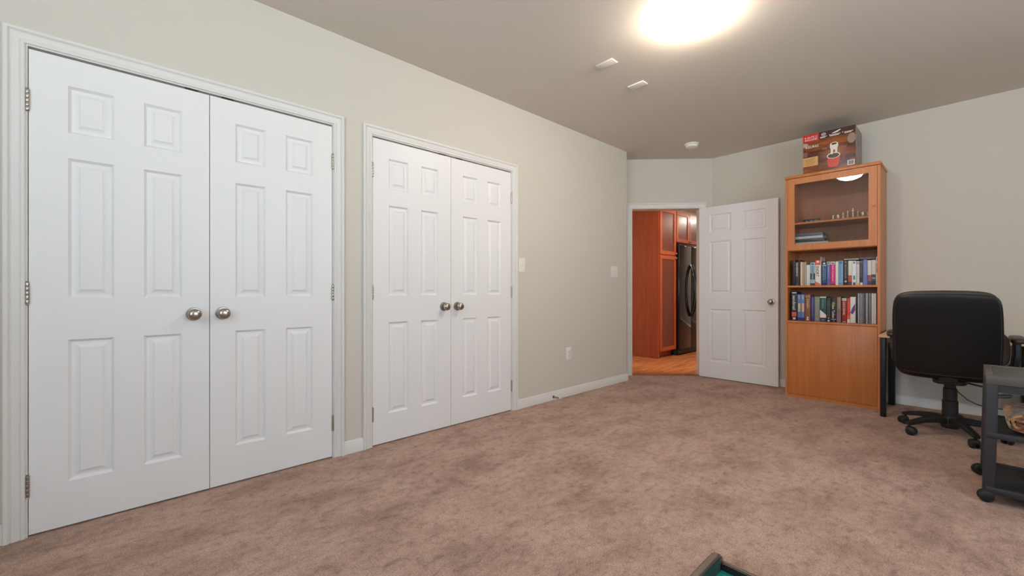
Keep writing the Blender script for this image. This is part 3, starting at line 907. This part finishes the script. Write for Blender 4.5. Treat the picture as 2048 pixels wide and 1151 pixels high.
for a, b_, rgb, lab, cc in nbs:
    book('notebook' if 'manual' not in lab else 'comb_bound_manual', a, b_, 586.3, S2, rgb, lab, (), depth=.2, group=GN if 'black spiral' not in lab else G2, spiral=(.5, cc), cat='notebook' if 'notebook at' in lab or 'notebook' in lab.split(' ')[:4] else 'notebook')

# ------------------------------------------------------------------ things behind the glass
gs, gf = SH['glass'][1] + .0008, SH['glass_floor'][1] + .0008
silver = M('silver_metal', (222, 220, 214), .3, metal=.25)
CX = 4.80
y0c = on_x(1744, 440, CX)[0]; y1c = on_x(1650.5, 440, CX)[0]
t = thing('chess_board', 'thin dark chess board on the glass compartment shelf', 'chess board', (CX + .12, (y0c + y1c) / 2, gs))
b = new(); box(b, CX - .03, CX + .25, max(y0c, BY0 + TH + .004), y1c, gs, gs + .007, bev=.001); obj('frame', b, C((62, 56, 54), .3), t)
for par in (0, 1):
    b = new(); yy0 = max(y0c, BY0 + TH + .004) + .012; sq = (y1c - .012 - yy0) / 8; sx = .256 / 8
    for i in range(8):
        for j in range(8):
            if (i + j) % 2 == par: box(b, CX - .018 + i * sx, CX - .018 + (i + 1) * sx, yy0 + j * sq, yy0 + (j + 1) * sq, gs + .0065, gs + .0075)
    obj('squares', b, C((120, 116, 110) if par else (44, 40, 40), .3), t)
ped = [(0, 0), (.0105, 0), (.0108, .004), (.0085, .007), (.0075, .010)]
def rook(b, p): lathe(b, ped + [(.0055, .022), (.0075, .027), (.0078, .036), (.005, .036), (.005, .033), (0, .033)], p, seg=18)
def bishop(b, p): lathe(b, ped + [(.004, .030), (.0065, .032), (.0045, .035), (.0062, .041), (.0045, .048), (.0015, .052), (.002, .0545), (0, .056)], p, seg=18)
def queen(b, p): lathe(b, ped + [(.0042, .042), (.0075, .045), (.005, .048), (.0075, .060), (.0045, .061), (.002, .063), (.0028, .066), (0, .068)], p, seg=18)
def king(b, p):
    lathe(b, ped + [(.0048, .046), (.0085, .049), (.0055, .052), (.0080, .066), (.0065, .069), (0, .071)], p, seg=18)
    box(b, p[0] - .0015, p[0] + .0015, p[1] - .0018, p[1] + .0018, p[2] + .070, p[2] + .082); box(b, p[0] - .0015, p[0] + .0015, p[1] - .0055, p[1] + .0055, p[2] + .0745, p[2] + .078)
def knight(b, p):
    lathe(b, ped + [(.0065, .012), (0, .0125)], p, seg=18)
    pr = [(-.006, .010), (.007, .010), (.0075, .022), (.004, .034), (-.001, .042), (-.002, .038), (-.009, .031), (-.0115, .026), (-.009, .023), (-.003, .025), (-.005, .018)]
    prism(b, [(p[1] - a, p[2] + c) for a, c in pr], 'x', p[0] - .004, p[0] + .004)
CP = [('chess_rook', rook, 1666, 'silver chess rook at the open end of the board'), ('chess_knight', knight, 1676.2, 'silver chess knight between rook and bishop at the open board end'),
      ('chess_bishop', bishop, 1686.3, 'silver chess bishop beside the queen'), ('chess_queen', queen, 1695.3, 'silver chess queen, second tallest piece, beside the king'),
      ('chess_king', king, 1705.8, 'silver chess king, tallest piece on the board'), ('chess_bishop', bishop, 1715.7, 'silver chess bishop beside the king'),
      ('chess_knight', knight, 1725.8, 'silver chess knight toward the door knob side'), ('chess_rook', rook, 1735.5, 'silver chess rook at the door knob end of the board')]
for nm, fn, px, lab in CP:
    yy = on_x(px, 440, CX)[0]
    b = new(); fn(b, (CX, yy, gs + .0076))
    tag(obj(nm, b, silver, origin=(CX, yy, gs + .0076)), lab, 'chess piece', 'silver chess pieces')

# dark flat case with pale dots
ya, yb = on_x(1639.0, 440, 4.78)[0], on_x(1605, 440, 4.78)[0]
t = thing('flat_case', 'small dark flat case with pale dots behind the cabinet glass', 'case', (4.78, (ya + yb) / 2, gs))
b = new(); box(b, 4.78, 4.86, ya, yb, gs, gs + .022, bev=.006, seg=3); obj('body', b, C((34, 44, 46), .3), t)
b = new(); box(b, 4.783, 4.857, ya + .004, yb - .004, gs + .022, gs + .031, bev=.003); obj('lid', b, C((44, 86, 88), .3), t)
for k in range(3):
    yy = yb - .035 - k * .035
    b = new(); lathe(b, [(0, 0), (.004, 0), (.004, .002), (0, .002)], (4.7805, yy, gs + .010), (-1, 0, 0), 12); obj('dot', b, C((210, 210, 200), .3), t)

# stack of magazines and cases under the chess shelf
sx = 4.752
def fy(px): return on_x(px, 480, sx)[0]
GS = 'flat books stacked behind the cabinet glass'
L0 = BY1 - TH - .006
st = [(1654.8, .030, (60, 66, 72), 'dark grey book at the bottom of the stack behind glass', (206, 208, 210), .20),
      (1656.2, .034, (52, 58, 64), 'widest dark book, second from the bottom of the stack behind glass', (190, 196, 198), .22),
      (1649.5, .030, (46, 50, 54), 'black case in the middle of the stack behind glass', None, .20),
      (1645.5, .024, (204, 206, 208), 'shiny silver magazine second from the top of the stack behind glass', None, .18),
      (1646.0, .026, (70, 88, 124), 'slate blue binder topmost in the stack behind glass', None, .19)]
z = gf
for px, th, rgb, lab, edge, dp in st:
    flat_book('book' if edge else ('case' if 'case' in lab else 'magazine' if 'magazine' in lab else 'binder'), sx, sx + dp, fy(px), L0 - (0 if px > 1650 else .012), z, th, rgb, lab, 'book' if edge else 'case' if 'case' in lab else 'magazine' if 'magazine' in lab else 'binder', GS, bool(edge), edge)
    z += th + .0004

# ------------------------------------------------------------------ coffee maker carton on top
KX = 4.742
ky1 = on_x(1606, 300, KX)[0]; ky0 = on_x(1711, 300, KX)[0]
kz0, kz1 = BT + .0006, 2.497
t = thing('coffee_maker_box', 'brown coffee maker carton on top of the bookcase', 'box', (KX, (ky0 + ky1) / 2, BT))
carton = M('carton_print_brown', (84, 42, 24), .35, var=(5.0, (176, 98, 52), .40, .66), stretch=(.6, .7, 2.6))
carton_side = M('carton_side_print', (150, 138, 124), .45, var=(9.0, (92, 78, 68), .5, .68), stretch=(1.5, 1, 1))
b = new(); box(b, KX, KX + .325, ky0, ky1, kz0, kz1, bev=.003); cb = obj('carton', b, [carton], t)
b = new(); box(b, KX + .006, KX + .32, ky0 - .0008, ky0 + .002, kz0 + .006, kz1 - .006); obj('side_print', b, carton_side, t)
KW, KH = ky1 - ky0, kz1 - kz0
def kp(u, v): return (ky1 - KW * u, kz0 + KH * v)          # u from the left, v from below
def plate(name, u0, u1, v0, v1, mat, lay=1, parent=None):
    (ya, za), (yb, zb) = kp(u1, v0), kp(u0, v1)
    b = new(); box(b, KX - .0004 * lay, KX + .001, ya, yb, za, zb); return obj(name, b, mat, parent or t)
def kdisc(name, u, v, ru, rv, mat, lay, seg=28, a0=0, a1=360):
    b = new(); pts = [kp(u + ru * math.cos(R(a0 + (a1 - a0) * k / seg)), v + rv * math.sin(R(a0 + (a1 - a0) * k / seg))) for k in range(seg if a1 - a0 == 360 else seg + 1)]
    prism(b, pts, 'x', KX - .0004 * lay, KX + .001); return obj(name, b, mat, t)
def ktext(body, u, v, hgt, wid, mat, lay=3, name='lettering'):
    b = new(); y, z = kp(u, v)
    put_letters(b, body, KH * hgt, (KX - .0004 * lay, y, z), (0, -1, 0), (0, 0, 1), (-1, 0, 0), width=KW * wid, bold=True); return obj(name, b, mat, t)
kwht = C((232, 226, 216), .4); kdark = C((56, 28, 20), .35); kred = C((206, 26, 34), .35); ktan = C((212, 160, 98), .45)
plate('top_strip', .0, 1.0, .825, 1.0, kdark, 1)
plate('red_label', .0, .32, .815, 1.0, kred, 2)
ktext('K-ELITE C', .165, .925, .045, .25, kwht); ktext('INCLUDES', .165, .865, .045, .25, kwht)
for u, wd in ((.41, .13), (.63, .20), (.88, .16)):
    for k in range(2): plate('caption_line', u - wd / 2, u + wd / 2 - .03 * k, .868 - .024 * k, .882 - .024 * k, kwht, 2)
kdisc('pod_picture', .41, .935, .05, .04, C((170, 158, 150)), 2); 
b = new(); prism(b, [kp(.56, .91), kp(.60, .93), kp(.72, .975), kp(.74, .965), kp(.68, .92), kp(.62, .905)], 'x', KX - .0012, KX + .001); obj('pod_picture', b, kwht, t)
for u in (.525, .77): kdisc('separator_dot', u, .885, .010, .012, kwht, 2, 12)
b = new(); prism(b, [kp(.0, .80), kp(.09, .78), kp(.11, .74), kp(.06, .69), kp(.0, .70)], 'x', KX - .0006, KX + .001); obj('corner_picture', b, C((176, 160, 148)), t)
ktext('KEURIG', .185, .680, .062, .25, kwht)
plate('corner_picture', .0, .09, .44, .56, C((120, 92, 92)), 1)
plate('tan_label', .0, .30, .195, .42, ktan, 2)
for k in range(4): plate('label_text_line', .05, .25 - .03 * (k % 2), .36 - .042 * k, .368 - .042 * k, C((120, 84, 44)), 3)
# mug with pod above
kdisc('steam_picture', .93, .70, .075, .12, C((158, 132, 118)), 1)
b = new(); prism(b, [kp(u, v) for u, v in ((.48, .36), (.485, .20), (.50, .12), (.53, .085), (.60, .07), (.665, .085), (.69, .12), (.71, .20), (.72, .36))], 'x', KX - .0012, KX + .001); obj('mug_picture', b, C((206, 30, 36), .3), t)
b = new()
for k in range(14):
    a0, a1 = R(-100 + k * 200 / 14), R(-100 + (k + 1) * 200 / 14)
    prism(b, [kp(.73 + r_ * .085 * math.cos(a), .27 + r_ * .10 * math.sin(a)) for r_, a in ((.72, a0), (1, a0), (1, a1), (.72, a1))], 'x', KX - .0010, KX + .001)
obj('mug_handle_picture', b, C((140, 40, 36), .3), t)
kdisc('mug_rim_picture', .60, .36, .125, .075, kwht, 4); kdisc('coffee_picture', .60, .355, .108, .058, C((54, 44, 28), .25), 5)
b = new(); prism(b, [kp(u, v) for u, v in ((.535, .64), (.53, .56), (.545, .54), (.55, .40), (.585, .39), (.59, .50), (.63, .50), (.635, .40), (.665, .41), (.675, .55), (.69, .57), (.685, .64))], 'x', KX - .0024, KX + .001); obj('pod_picture', b, kwht, t)
kdisc('pod_top_picture', .61, .645, .075, .040, kwht, 7); kdisc('pod_coffee_picture', .61, .645, .052, .024, C((64, 42, 28)), 8)
for u, v in ((.43, .56), (.80, .52)):
    plate('caption_line', u - .045, u + .045, v + .012, v + .026, C((150, 124, 108)), 1); plate('caption_line', u - .05, u + .03, v - .012, v, C((140, 114, 98)), 1)
plate('barcode_label', .855, .985, .055, .175, kwht, 2)
b = new()
for k in range(9):
    (ya, za), (yb, zb) = kp(.875 + k * .0115 + .005 * (k % 2), .07), kp(.870 + k * .0115, .16); box(b, KX - .0014, KX + .001, ya, yb, za, zb)
obj('barcode', b, C((70, 80, 90)), t)
plate('pale_bottom_edge', .70, .99, .0, .016, kwht, 2)

# ================================================================== desk
DX0, DX1, DY0, DY1, DZT = 4.468, 5.085, -.42, .488, .664
metal_black = M('black_powder_coat', (30, 29, 31), .4, spec=.4)
metal_brown = M('dark_brown_coat', (62, 50, 46), .45, spec=.4)
t = thing('desk', 'pale wood topped desk with black legs behind the office chair', 'desk', ((DX0 + DX1) / 2, (DY0 + DY1) / 2, 0))
b = new(); box(b, DX0, DX1, DY0, DY1, DZT - .022, DZT, bev=.003); obj('desk_top', b, beech_pale, t)
for (x0, x1, y0_, y1_) in ((4.485, 4.545, DY1 - .042, DY1 - .006), (5.005, 5.075, DY1 - .050, DY1 - .006), (4.50, 4.56, DY0 + .006, DY0 + .05), (4.93, 5.075, DY0 + .006, DY0 + .145)):
    b = new(); box(b, x0, x1, y0_, y1_, 0, DZT - .022, bev=.006, seg=3); obj('leg', b, metal_black, t)
b = new(); box(b, 4.56, 5.005, DY1 - .036, DY1 - .016, .58, DZT - .022); box(b, 5.03, 5.05, DY0 + .145, DY1 - .05, .60, DZT - .022); obj('rail', b, M('grey_white_steel', (190, 188, 184), .4), t)

b = new()
P0 = [(1905, 770, 5.09), (1918, 785, 5.09), (1935, 799, 5.09), (1955, 808.5, 5.09), (1975, 814, 5.09), (2006, 818, 5.09), (2030, 820, 5.09)]
tube(b, [(x, *on_x(px, py, x)) for px, py, x in P0], .0035, 8)
tag(obj('hanging_cable', b, black_gap), 'thin black cable drooping along the wall behind the chair', 'cable')

# ================================================================== office chair
leather = M('black_leather', (13, 11, 11), .36, spec=.32, bump=(14, .2, .010), var=(3.0, (18, 14, 13), .4, .7))
leather_trim = M('brown_black_leather_piping', (58, 46, 38), .36, spec=.5, bump=(120, .1, .002))
nylon = M('black_nylon', (27, 27, 28), .5, bump=(200, .05, .001))
CC = Vector((4.27, .085, 0))
t = thing('office_chair', 'black leather swivel office chair facing the desk', 'office chair', CC)
ang0 = R(62)
hub = new(); lathe(hub, [(0, .055), (.045, .055), (.05, .065), (.05, .12), (.042, .135), (0, .135)], CC, seg=24)
base = obj('base_hub', hub, nylon, t)
for k in range(5):
    a = ang0 + k * 2 * math.pi / 5
    dr = Vector((math.cos(a), math.sin(a), 0)); sd = Vector((-dr.y, dr.x, 0))
    b = new()
    prof = [(.03, .105, .055, .05), (.10, .112, .050, .042), (.18, .104, .042, .034), (.24, .090, .038, .030), (.285, .076, .034, .022)]
    bar(b, [CC + dr * r_ + Vector((0, 0, z_)) for r_, z_, _, _ in prof], [p[2] for p in prof], [p[3] for p in prof])
    lg = obj('base_leg', b, nylon, t)
    c0 = CC + dr * .272
    cs = new(); yaw = Vector((math.cos(a + 1.1 + k), math.sin(a + 1.1 + k), 0)); ax = Vector((-yaw.y, yaw.x, 0))
    for s in (-1, 1):
        lathe(cs, [(0, -.010), (.020, -.010), (.0275, -.006), (.0275, .006), (.020, .010), (0, .010)], c0 + yaw * .012 + ax * s * .016 + Vector((0, 0, .0276)), ax, 20)
    superbox(cs, c0 + yaw * .006 + Vector((0, 0, .042)), (.052, .050, .034), 3, 5)
    tube(cs, [c0 + Vector((0, 0, .045)), c0 + Vector((0, 0, .075))], .008, 10)
    obj('caster', cs, nylon, t)
b = new()
lathe(b, [(0, .13), (.041, .13), (.041, .245), (.036, .25), (.036, .33), (.030, .335), (.030, .40), (0, .40)], CC, seg=24)
obj('gas_column', b, nylon, t)
b = new(); superbox(b, (CC.x - .02, CC.y, .400), (.34, .17, .045), 5, 6); obj('tilt_mechanism', b, nylon, t)
b = new(); tube(b, [(4.20, .02, .395), (4.17, -.08, .38), (4.12, -.12, .36)], .006, 8)
superbox(b, (4.10, -.155, .347), (.05, .075, .022), 3, 5, lambda q: (q.x, q.y, q.z + q.y * -.6)); obj('tilt_lever', b, M('grey_plastic', (70, 70, 74), .4), t)
# seat
b = new(); superbox(b, (4.28, .10, .475), (.52, .50, .13), 4.5, 10); obj('seat', b, leather, t)
# back: shell facing the camera, cushion beyond it
BXC, BYC = 4.02, .100
def backwarp(q):
    # q in -1..1 : z up; widen in the middle, arch the top, lean back a little
    yy = q.y * (1.0 + .04 * (1 - q.z * q.z)) - 0.0
    zz = q.z + (.045 * (1 - q.y * q.y) if q.z > 0 else -.03 * (1 - q.y * q.y)) * abs(q.z)
    return (q.x, yy, zz)
def lean(b, k=.13, z0=.45, hump=.04):
    for v in b.verts: v.co.x -= (v.co.z - z0) * k - hump * max(0.0, 1 - abs(v.co.z - .62) / .2)
b = new(); superbox(b, (BXC, BYC + .004, .722), (.055, .490, .535), 11, 18, backwarp); lean(b, hump=0.0); bk_ = obj('backrest', b, leather, t)
b = new()
def pipe(y, z): return BXC - .026
N_ = 96
def outline(k, s=1.0):
    a = 2 * math.pi * k / N_
    n = 11.0
    cy, cz = math.cos(a), math.sin(a)
    kk = (abs(cy) ** n + abs(cz) ** n) ** (1 / n)
    q = Vector((0, cy / kk, cz / kk)); q = Vector(backwarp(q))
    return q
pts_ = []
for k in range(N_ + 1):
    q = outline(k)
    pts_.append((BXC - .019, BYC + .004 + q.y * .5 * .490 * .955, .722 + q.z * .5 * .535 * .962))
tube(b, pts_, .0065, 8, cap=False); lean(b, hump=0.0)
obj('piping', b, leather_trim, bk_)
b = new(); superbox(b, (BXC + .060, BYC + .010, .735), (.09, .492, .550), 8, 16, backwarp); lean(b); obj('back_cushion', b, leather_trim, t)
b = new(); superbox(b, (BXC + .090, BYC - .004, .640), (.10, .556, .30), 3.5, 12); lean(b); obj('lumbar_cushion', b, leather_trim, t)
b = new(); bar(b, [(4.14, CC.y, .40), (4.04, CC.y + .005, .42), (4.02, CC.y + .005, .52)], [.09, .09, .08], [.03, .03, .02], up=(1, 0, 1)); obj('back_bracket', b, nylon, t)
# arms
for s, yy in ((1, .374), (-1, -.212)):
    b = new(); superbox(b, (4.21, yy, .702), (.30, .066, .045), 3.5, 8, lambda q: (q.x, q.y, q.z + .25 * (1 - q.x * q.x))); obj('arm_pad', b, leather_trim, t)
    yi = yy - s * .075
    b = new()
    bar(b, [(4.14, yy, .685), (4.12, yy, .62), (4.14, yy - s * .01, .54), (4.20, yi, .455), (4.26, yi - s * .06, .43)], [.05, .045, .05, .06, .06], [.028, .028, .03, .03, .03], up=(0, s, 0.01))
    bar(b, [(4.33, yy, .685), (4.345, yy, .60), (4.31, yy - s * .01, .52), (4.24, yi, .45)], [.045, .04, .045, .05], [.026, .026, .028, .028], up=(0, s, 0.01))
    obj('arm_support', b, nylon, t)

# ================================================================== utility cart
cart_black = M('black_structural_foam', (45, 44, 47), .5, bump=(220, .12, .001))
cart_top = M('grey_cart_plastic', (86, 82, 80), .5, bump=(220, .12, .001))  # top shelf is a lighter grey than the rest of the cart
KX0, KX1, KY0, KY1 = 3.045, 3.505, -.80, -.058
t = thing('utility_cart', 'black plastic utility cart on casters in front of the chair', 'cart', ((KX0 + KX1) / 2, (KY0 + KY1) / 2, 0))
def tray(z0, z1, lip, mat, nm='shelf', rim=.022):
    b = new()
    box(b, KX0 + .004, KX1 - .004, KY0 + .004, KY1 - .004, z0, z0 + .016, bev=.003)
    for a in ((KX0, KX0 + rim, KY0, KY1), (KX1 - rim, KX1, KY0, KY1), (KX0 + rim, KX1 - rim, KY0, KY0 + rim), (KX0 + rim, KX1 - rim, KY1 - rim, KY1)):
        box(b, *a, z0 - lip, z1, bev=.004)
    return obj(nm, b, mat, t)
tray(.590, .612, .020, cart_top, 'top_shelf', .026)
for xa in (KX0 + .006, KX1 - .022):
    b = new(); box(b, xa, xa + .016, KY0 + .03, KY1 - .03, .535, .568); obj('apron', b, cart_black, t)
tray(.316, .340, .004, cart_black)
tray(.056, .078, .010, cart_black)
for x in (KX0 + .002, KX1 - .052):
    for y, s in ((KY1, 1), (KY0, -1)):
        b = new()
        ya, yb = (y - .042, y) if s > 0 else (y, y + .042)
        sh = .012 * s
        vs = [b.verts.new(p) for p in ((x, ya + sh, .036), (x + .05, ya + sh, .036), (x + .05, yb + sh, .036), (x, yb + sh, .036), (x, ya, .606), (x + .05, ya, .606), (x + .05, yb, .606), (x, yb, .606))]
        fs = [b.faces.new([vs[i] for i in f]) for f in ((3, 2, 1, 0), (4, 5, 6, 7), (0, 1, 5, 4), (1, 2, 6, 5), (2, 3, 7, 6), (3, 0, 4, 7))]
        bmesh.ops.bevel(b, geom=b.edges[:], offset=.006, segments=3, affect='EDGES', profile=.5)
        obj('leg', b, cart_black, t)
        b = new(); cx, cy = x + (.013 if x < 3.2 else .030), (yb if s > 0 else ya) + sh + s * (-.012 if x < 3.2 else .004)
        ax = Vector((.97, .24, 0)).normalized() if x < 3.2 else Vector((.9, .43, 0)).normalized()
        for q in (-1, 1):
            lathe(b, [(0, -.011), (.017, -.0105), (.0255, -.007), (.0280, 0), (.0255, .007), (.017, .0105), (0, .011)], Vector((cx, cy, .0281)) + ax * .012 * q, ax, 28)
        superbox(b, (cx, cy, .044), (.034, .034, .030), 3, 5)
        obj('caster', b, nylon, t)

# rolled blanket on the middle shelf
def blanket_material():
    m = bpy.data.materials.new('fleece_throw'); m.use_nodes = True
    nt = m.node_tree; N = nt.nodes; L = nt.links
    bs = N['Principled BSDF']; bs.inputs['Roughness'].default_value = .95; bs.inputs['Sheen Weight'].default_value = .3
    tc = N.new('ShaderNodeTexCoord'); n = N.new('ShaderNodeTexNoise'); n.inputs['Scale'].default_value = 16; n.inputs['Detail'].default_value = 4
    L.new(tc.outputs['Object'], n.inputs['Vector'])
    r = N.new('ShaderNodeValToRGB'); e = r.color_ramp.elements
    r.color_ramp.interpolation = 'LINEAR'
    e[0].position, e[0].color = .34, (*srgb((58, 36, 26)), 1); e[1].position, e[1].color = .68, (*srgb((212, 172, 120)), 1)
    for p, c in ((.42, (146, 84, 46)), (.5, (188, 136, 88)), (.58, (112, 100, 88))):
        x = e.new(p); x.color = (*srgb(c), 1)
    L.new(n.outputs['Fac'], r.inputs['Fac']); L.new(r.outputs['Color'], bs.inputs['Base Color'])
    bp = N.new('ShaderNodeBump'); bp.inputs['Strength'].default_value = .5; bp.inputs['Distance'].default_value = .004
    n2 = N.new('ShaderNodeTexNoise'); n2.inputs['Scale'].default_value = 180
    L.new(tc.outputs['Object'], n2.inputs['Vector']); L.new(n2.outputs['Fac'], bp.inputs['Height']); L.new(bp.outputs['Normal'], bs.inputs['Normal'])
    return m
b = new()
zs0 = .3345
Yc, turns, ry, rz, th = -.212, 3.3, .094, .0530, .0135
Zc = zs0 + rz
NP = 150
inner, outer = [], []
def sq(a, n=2.9):
    c_, s_ = math.cos(a), math.sin(a)
    k = (abs(c_) ** n + abs(s_) ** n) ** (1 / n)
    return c_ / k, s_ / k
for i in range(NP + 1):
    f = i / NP; a = -f * turns * 2 * math.pi + R(250)
    lay = th * f * turns
    wob = .0022 * math.sin(3.1 * a + 1) + .0015 * math.sin(7.3 * a)
    c_, s_ = sq(a)
    outer.append((Yc + c_ * (ry - lay + wob), Zc + s_ * max(.004, rz - lay * .92 + wob * .5)))
    inner.append((Yc + c_ * (ry - lay + wob - th * .80), Zc + s_ * max(.0015, rz - lay * .92 + wob * .5 - th * .74)))
XS = [KX0 + .055 + .34 * k / 12 for k in range(13)]
def xoff(i): return .006 * math.sin(i * .37) + .004 * math.sin(i * .9)
rings = []
for xi, x in enumerate(XS):
    ring = []
    for side in (outer, inner):
        ring.append([b.verts.new((x + (xoff(i) if xi in (0, 12) else 0), side[i][0], side[i][1])) for i in range(NP + 1)])
    rings.append(ring)
for A, B in zip(rings, rings[1:]):
    for s in (0, 1):
        for i in range(NP):
            b.faces.new((A[s][i], A[s][i + 1], B[s][i + 1], B[s][i]))
    b.faces.new((A[0][0], B[0][0], B[1][0], A[1][0])); b.faces.new((A[0][NP], B[0][NP], B[1][NP], A[1][NP]))
for E in (rings[0], rings[-1]):
    for i in range(NP):
        b.faces.new((E[0][i], E[0][i + 1], E[1][i + 1], E[1][i]))
tag(obj('rolled_blanket', b, blanket_material(), origin=(3.3, Yc, zs0), angle=50), 'rolled tan and brown blanket on the cart middle shelf', 'blanket')

# ================================================================== small game table near the camera
felt = M('green_felt', (10, 130, 112), .95, bump=(300, .2, .001))
TX1, TY1, TZ = .705, .277, .60
TX0, TY0 = -.36, -.30
t = thing('game_table', 'game table corner with dark wood rim and green playing surface', 'game table', ((TX0 + TX1) / 2, (TY0 + TY1) / 2, 0))
bt = .0100
arc = [(TX1 - .017 + .017 * math.cos(R(a)), TZ - .018 + .018 * math.sin(R(a))) for a in range(90, -1, -10)]
arc2 = [(TX0 + .017 - .017 * math.cos(R(a)), TZ - .018 + .018 * math.sin(R(a))) for a in range(0, 91, 10)]
for y in (TY1 - bt, TY0):
    b = new(); prism(b, arc + [(TX1, TZ - .16), (TX0, TZ - .16)] + arc2, 'y', y, y + bt); bmesh.ops.bevel(b, geom=[e for e in b.edges if abs(e.verts[0].co.y - e.verts[1].co.y) < 1e-6 and e.is_manifold and max(v.co.z for v in e.verts) > TZ - .02], offset=.0016, segments=2, affect='EDGES'); obj('side_rail', b, dark_wood, t)
    yi0, yi1 = (y - .0012, y) if y > 0 else (y + bt, y + bt + .0012)
    b = new(); box(b, TX0 + .012, TX1 - .012, yi0, yi1, TZ - .03, TZ - .005); obj('rail_lining', b, C((22, 52, 44), .8), t)
for x, s_ in ((TX1 - .0065, 1), (TX0 + .0005, -1)):
    b = new(); box(b, x, x + .006, TY0 + bt, TY1 - bt, TZ - .16, TZ - .0145, bev=.0008); obj('end_rail', b, dark_wood, t)
    b = new(); xx = x - .003 if s_ > 0 else x + .006
    box(b, xx, xx + .003, TY0 + bt + .001, TY1 - bt - .001, TZ - .030, TZ - .0155); obj('rail_lining', b, C((34, 24, 26), .4), t)
b = new(); box(b, TX0 + .0036, TX1 - .0096, TY0 + bt, TY1 - bt, TZ - .040, TZ - .026); pf = obj('playing_surface', b, felt, t)
for x in (TX0 + .03, TX1 - .08):
    for y in (TY0 + .02, TY1 - .07):
        b = new(); box(b, x, x + .05, y, y + .05, 0, TZ - .05, bev=.004); obj('leg', b, dark_wood, t)

# ================================================================== kitchen beyond the doorway
PX0, PX1, PY = 5.815, 6.335, 3.118
def shaker(name, x0, x1, z0, z1, y, parent, knob=None, fw=.055):
    b = new()
    O = [(x0, z0), (x1, z0), (x1, z1), (x0, z1)]; I = [(x0 + fw, z0 + fw), (x1 - fw, z0 + fw), (x1 - fw, z1 - fw), (x0 + fw, z1 - fw)]
    for i in range(4):
        j = (i + 1) % 4
        prism(b, [O[i], O[j], I[j], I[i]], 'y', y - .02, y)
    o = obj(name, b, cherry, parent)
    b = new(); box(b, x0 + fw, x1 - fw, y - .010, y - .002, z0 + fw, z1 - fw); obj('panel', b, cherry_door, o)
    if knob:
        b = new(); lathe(b, [(0, 0), (.006, 0), (.006, .010), (.015, .016), (.015, .022), (.010, .027), (0, .028)], (knob[0], y - .02, knob[1]), (0, -1, 0), 18); obj('knob', b, nickel, o)
    return o
t = thing('pantry_cabinet', 'tall cherry pantry cabinet beyond the doorway', 'cabinet', ((PX0 + PX1) / 2, PY + .3, 0))
b = new(); box(b, PX0, PX1, PY, YK - .005, .10, 2.285); box(b, PX0 + .0, PX1, PY + .07, YK - .005, 0, .10); box(b, PX0, PX0 + .02, PY + .0, PY + .07, 0, .1); obj('body', b, cherry, t)
shaker('door', PX0 + .012, PX1 - .012, 1.572, 2.275, PY - .001, t, (PX1 - .035, 1.60))
shaker('door', PX0 + .012, PX1 - .012, .11, 1.560, PY - .001, t, (PX1 - .035, 1.53))
FX0, FX1, FY = 6.350, 7.235, 3.055
t = thing('wall_cabinet', 'cherry cabinet mounted above the black refrigerator', 'cabinet', ((FX0 + FX1) / 2, PY + .3, 1.775))
b = new(); box(b, PX1 + .002, FX1 + .02, PY, YK - .005, 1.785, 2.285); obj('body', b, cherry, t)
mid = (FX0 + FX1) / 2
shaker('door', PX1 + .014, mid - .004, 1.795, 2.275, PY - .001, t, (mid - .03, 1.825)); shaker('door', mid + .004, FX1 + .008, 1.795, 2.275, PY - .001, t, (mid + .03, 1.825))
gloss_black = M('gloss_black_enamel', (14, 14, 16), .08, spec=.55, coat=.3)
matte_black = M('matte_black_enamel', (24, 24, 28), .4)
t = thing('refrigerator', 'black side-by-side refrigerator beyond the doorway', 'refrigerator', ((FX0 + FX1) / 2, FY + .35, 0))
b = new(); box(b, FX0, FX1, FY + .062, YK - .03, .02, 1.735, bev=.004); obj('body', b, matte_black, t)
b = new(); box(b, FX0 + .01, FX1 - .01, FY + .02, FY + .07, .02, .085, bev=.003)
for k in range(4): box(b, FX0 + .02, FX1 - .02, FY + .016, FY + .022, .03 + k * .013, .036 + k * .013)
obj('kick_grille', b, matte_black, t)
seam = 6.762
for x0, x1, s in ((FX0 + .002, seam - .003, -1), (seam + .003, FX1 - .002, 1)):
    b = new(); box(b, x0, x1, FY, FY + .058, .092, 1.742, bev=.008, seg=3); dr_ = obj('door', b, gloss_black, t)
    b = new(); xh = seam + s * .035
    n = 18
    tube(b, [(xh + s * .012 * math.sin(math.pi * k / n), FY - .004 - .075 * math.sin(math.pi * k / n) ** .8, .60 + .84 * k / n) for k in range(n + 1)], .013, 12); obj('handle', b, gloss_black, dr_)
b = new()
for x in (FX0 + .03, FX1 - .11): box(b, x, x + .08, FY + .02, FY + .10, 1.735, 1.755, bev=.003)
obj('hinge_cover', b, matte_black, t)
for x in (FX0 + .06, FX1 - .06):
    b = new(); lathe(b, [(0, 0), (.022, 0), (.022, .02), (0, .02)], (x, FY + .1, -.002), seg=14); obj('foot', b, M('grey_plastic', (70, 70, 74), .4), t)
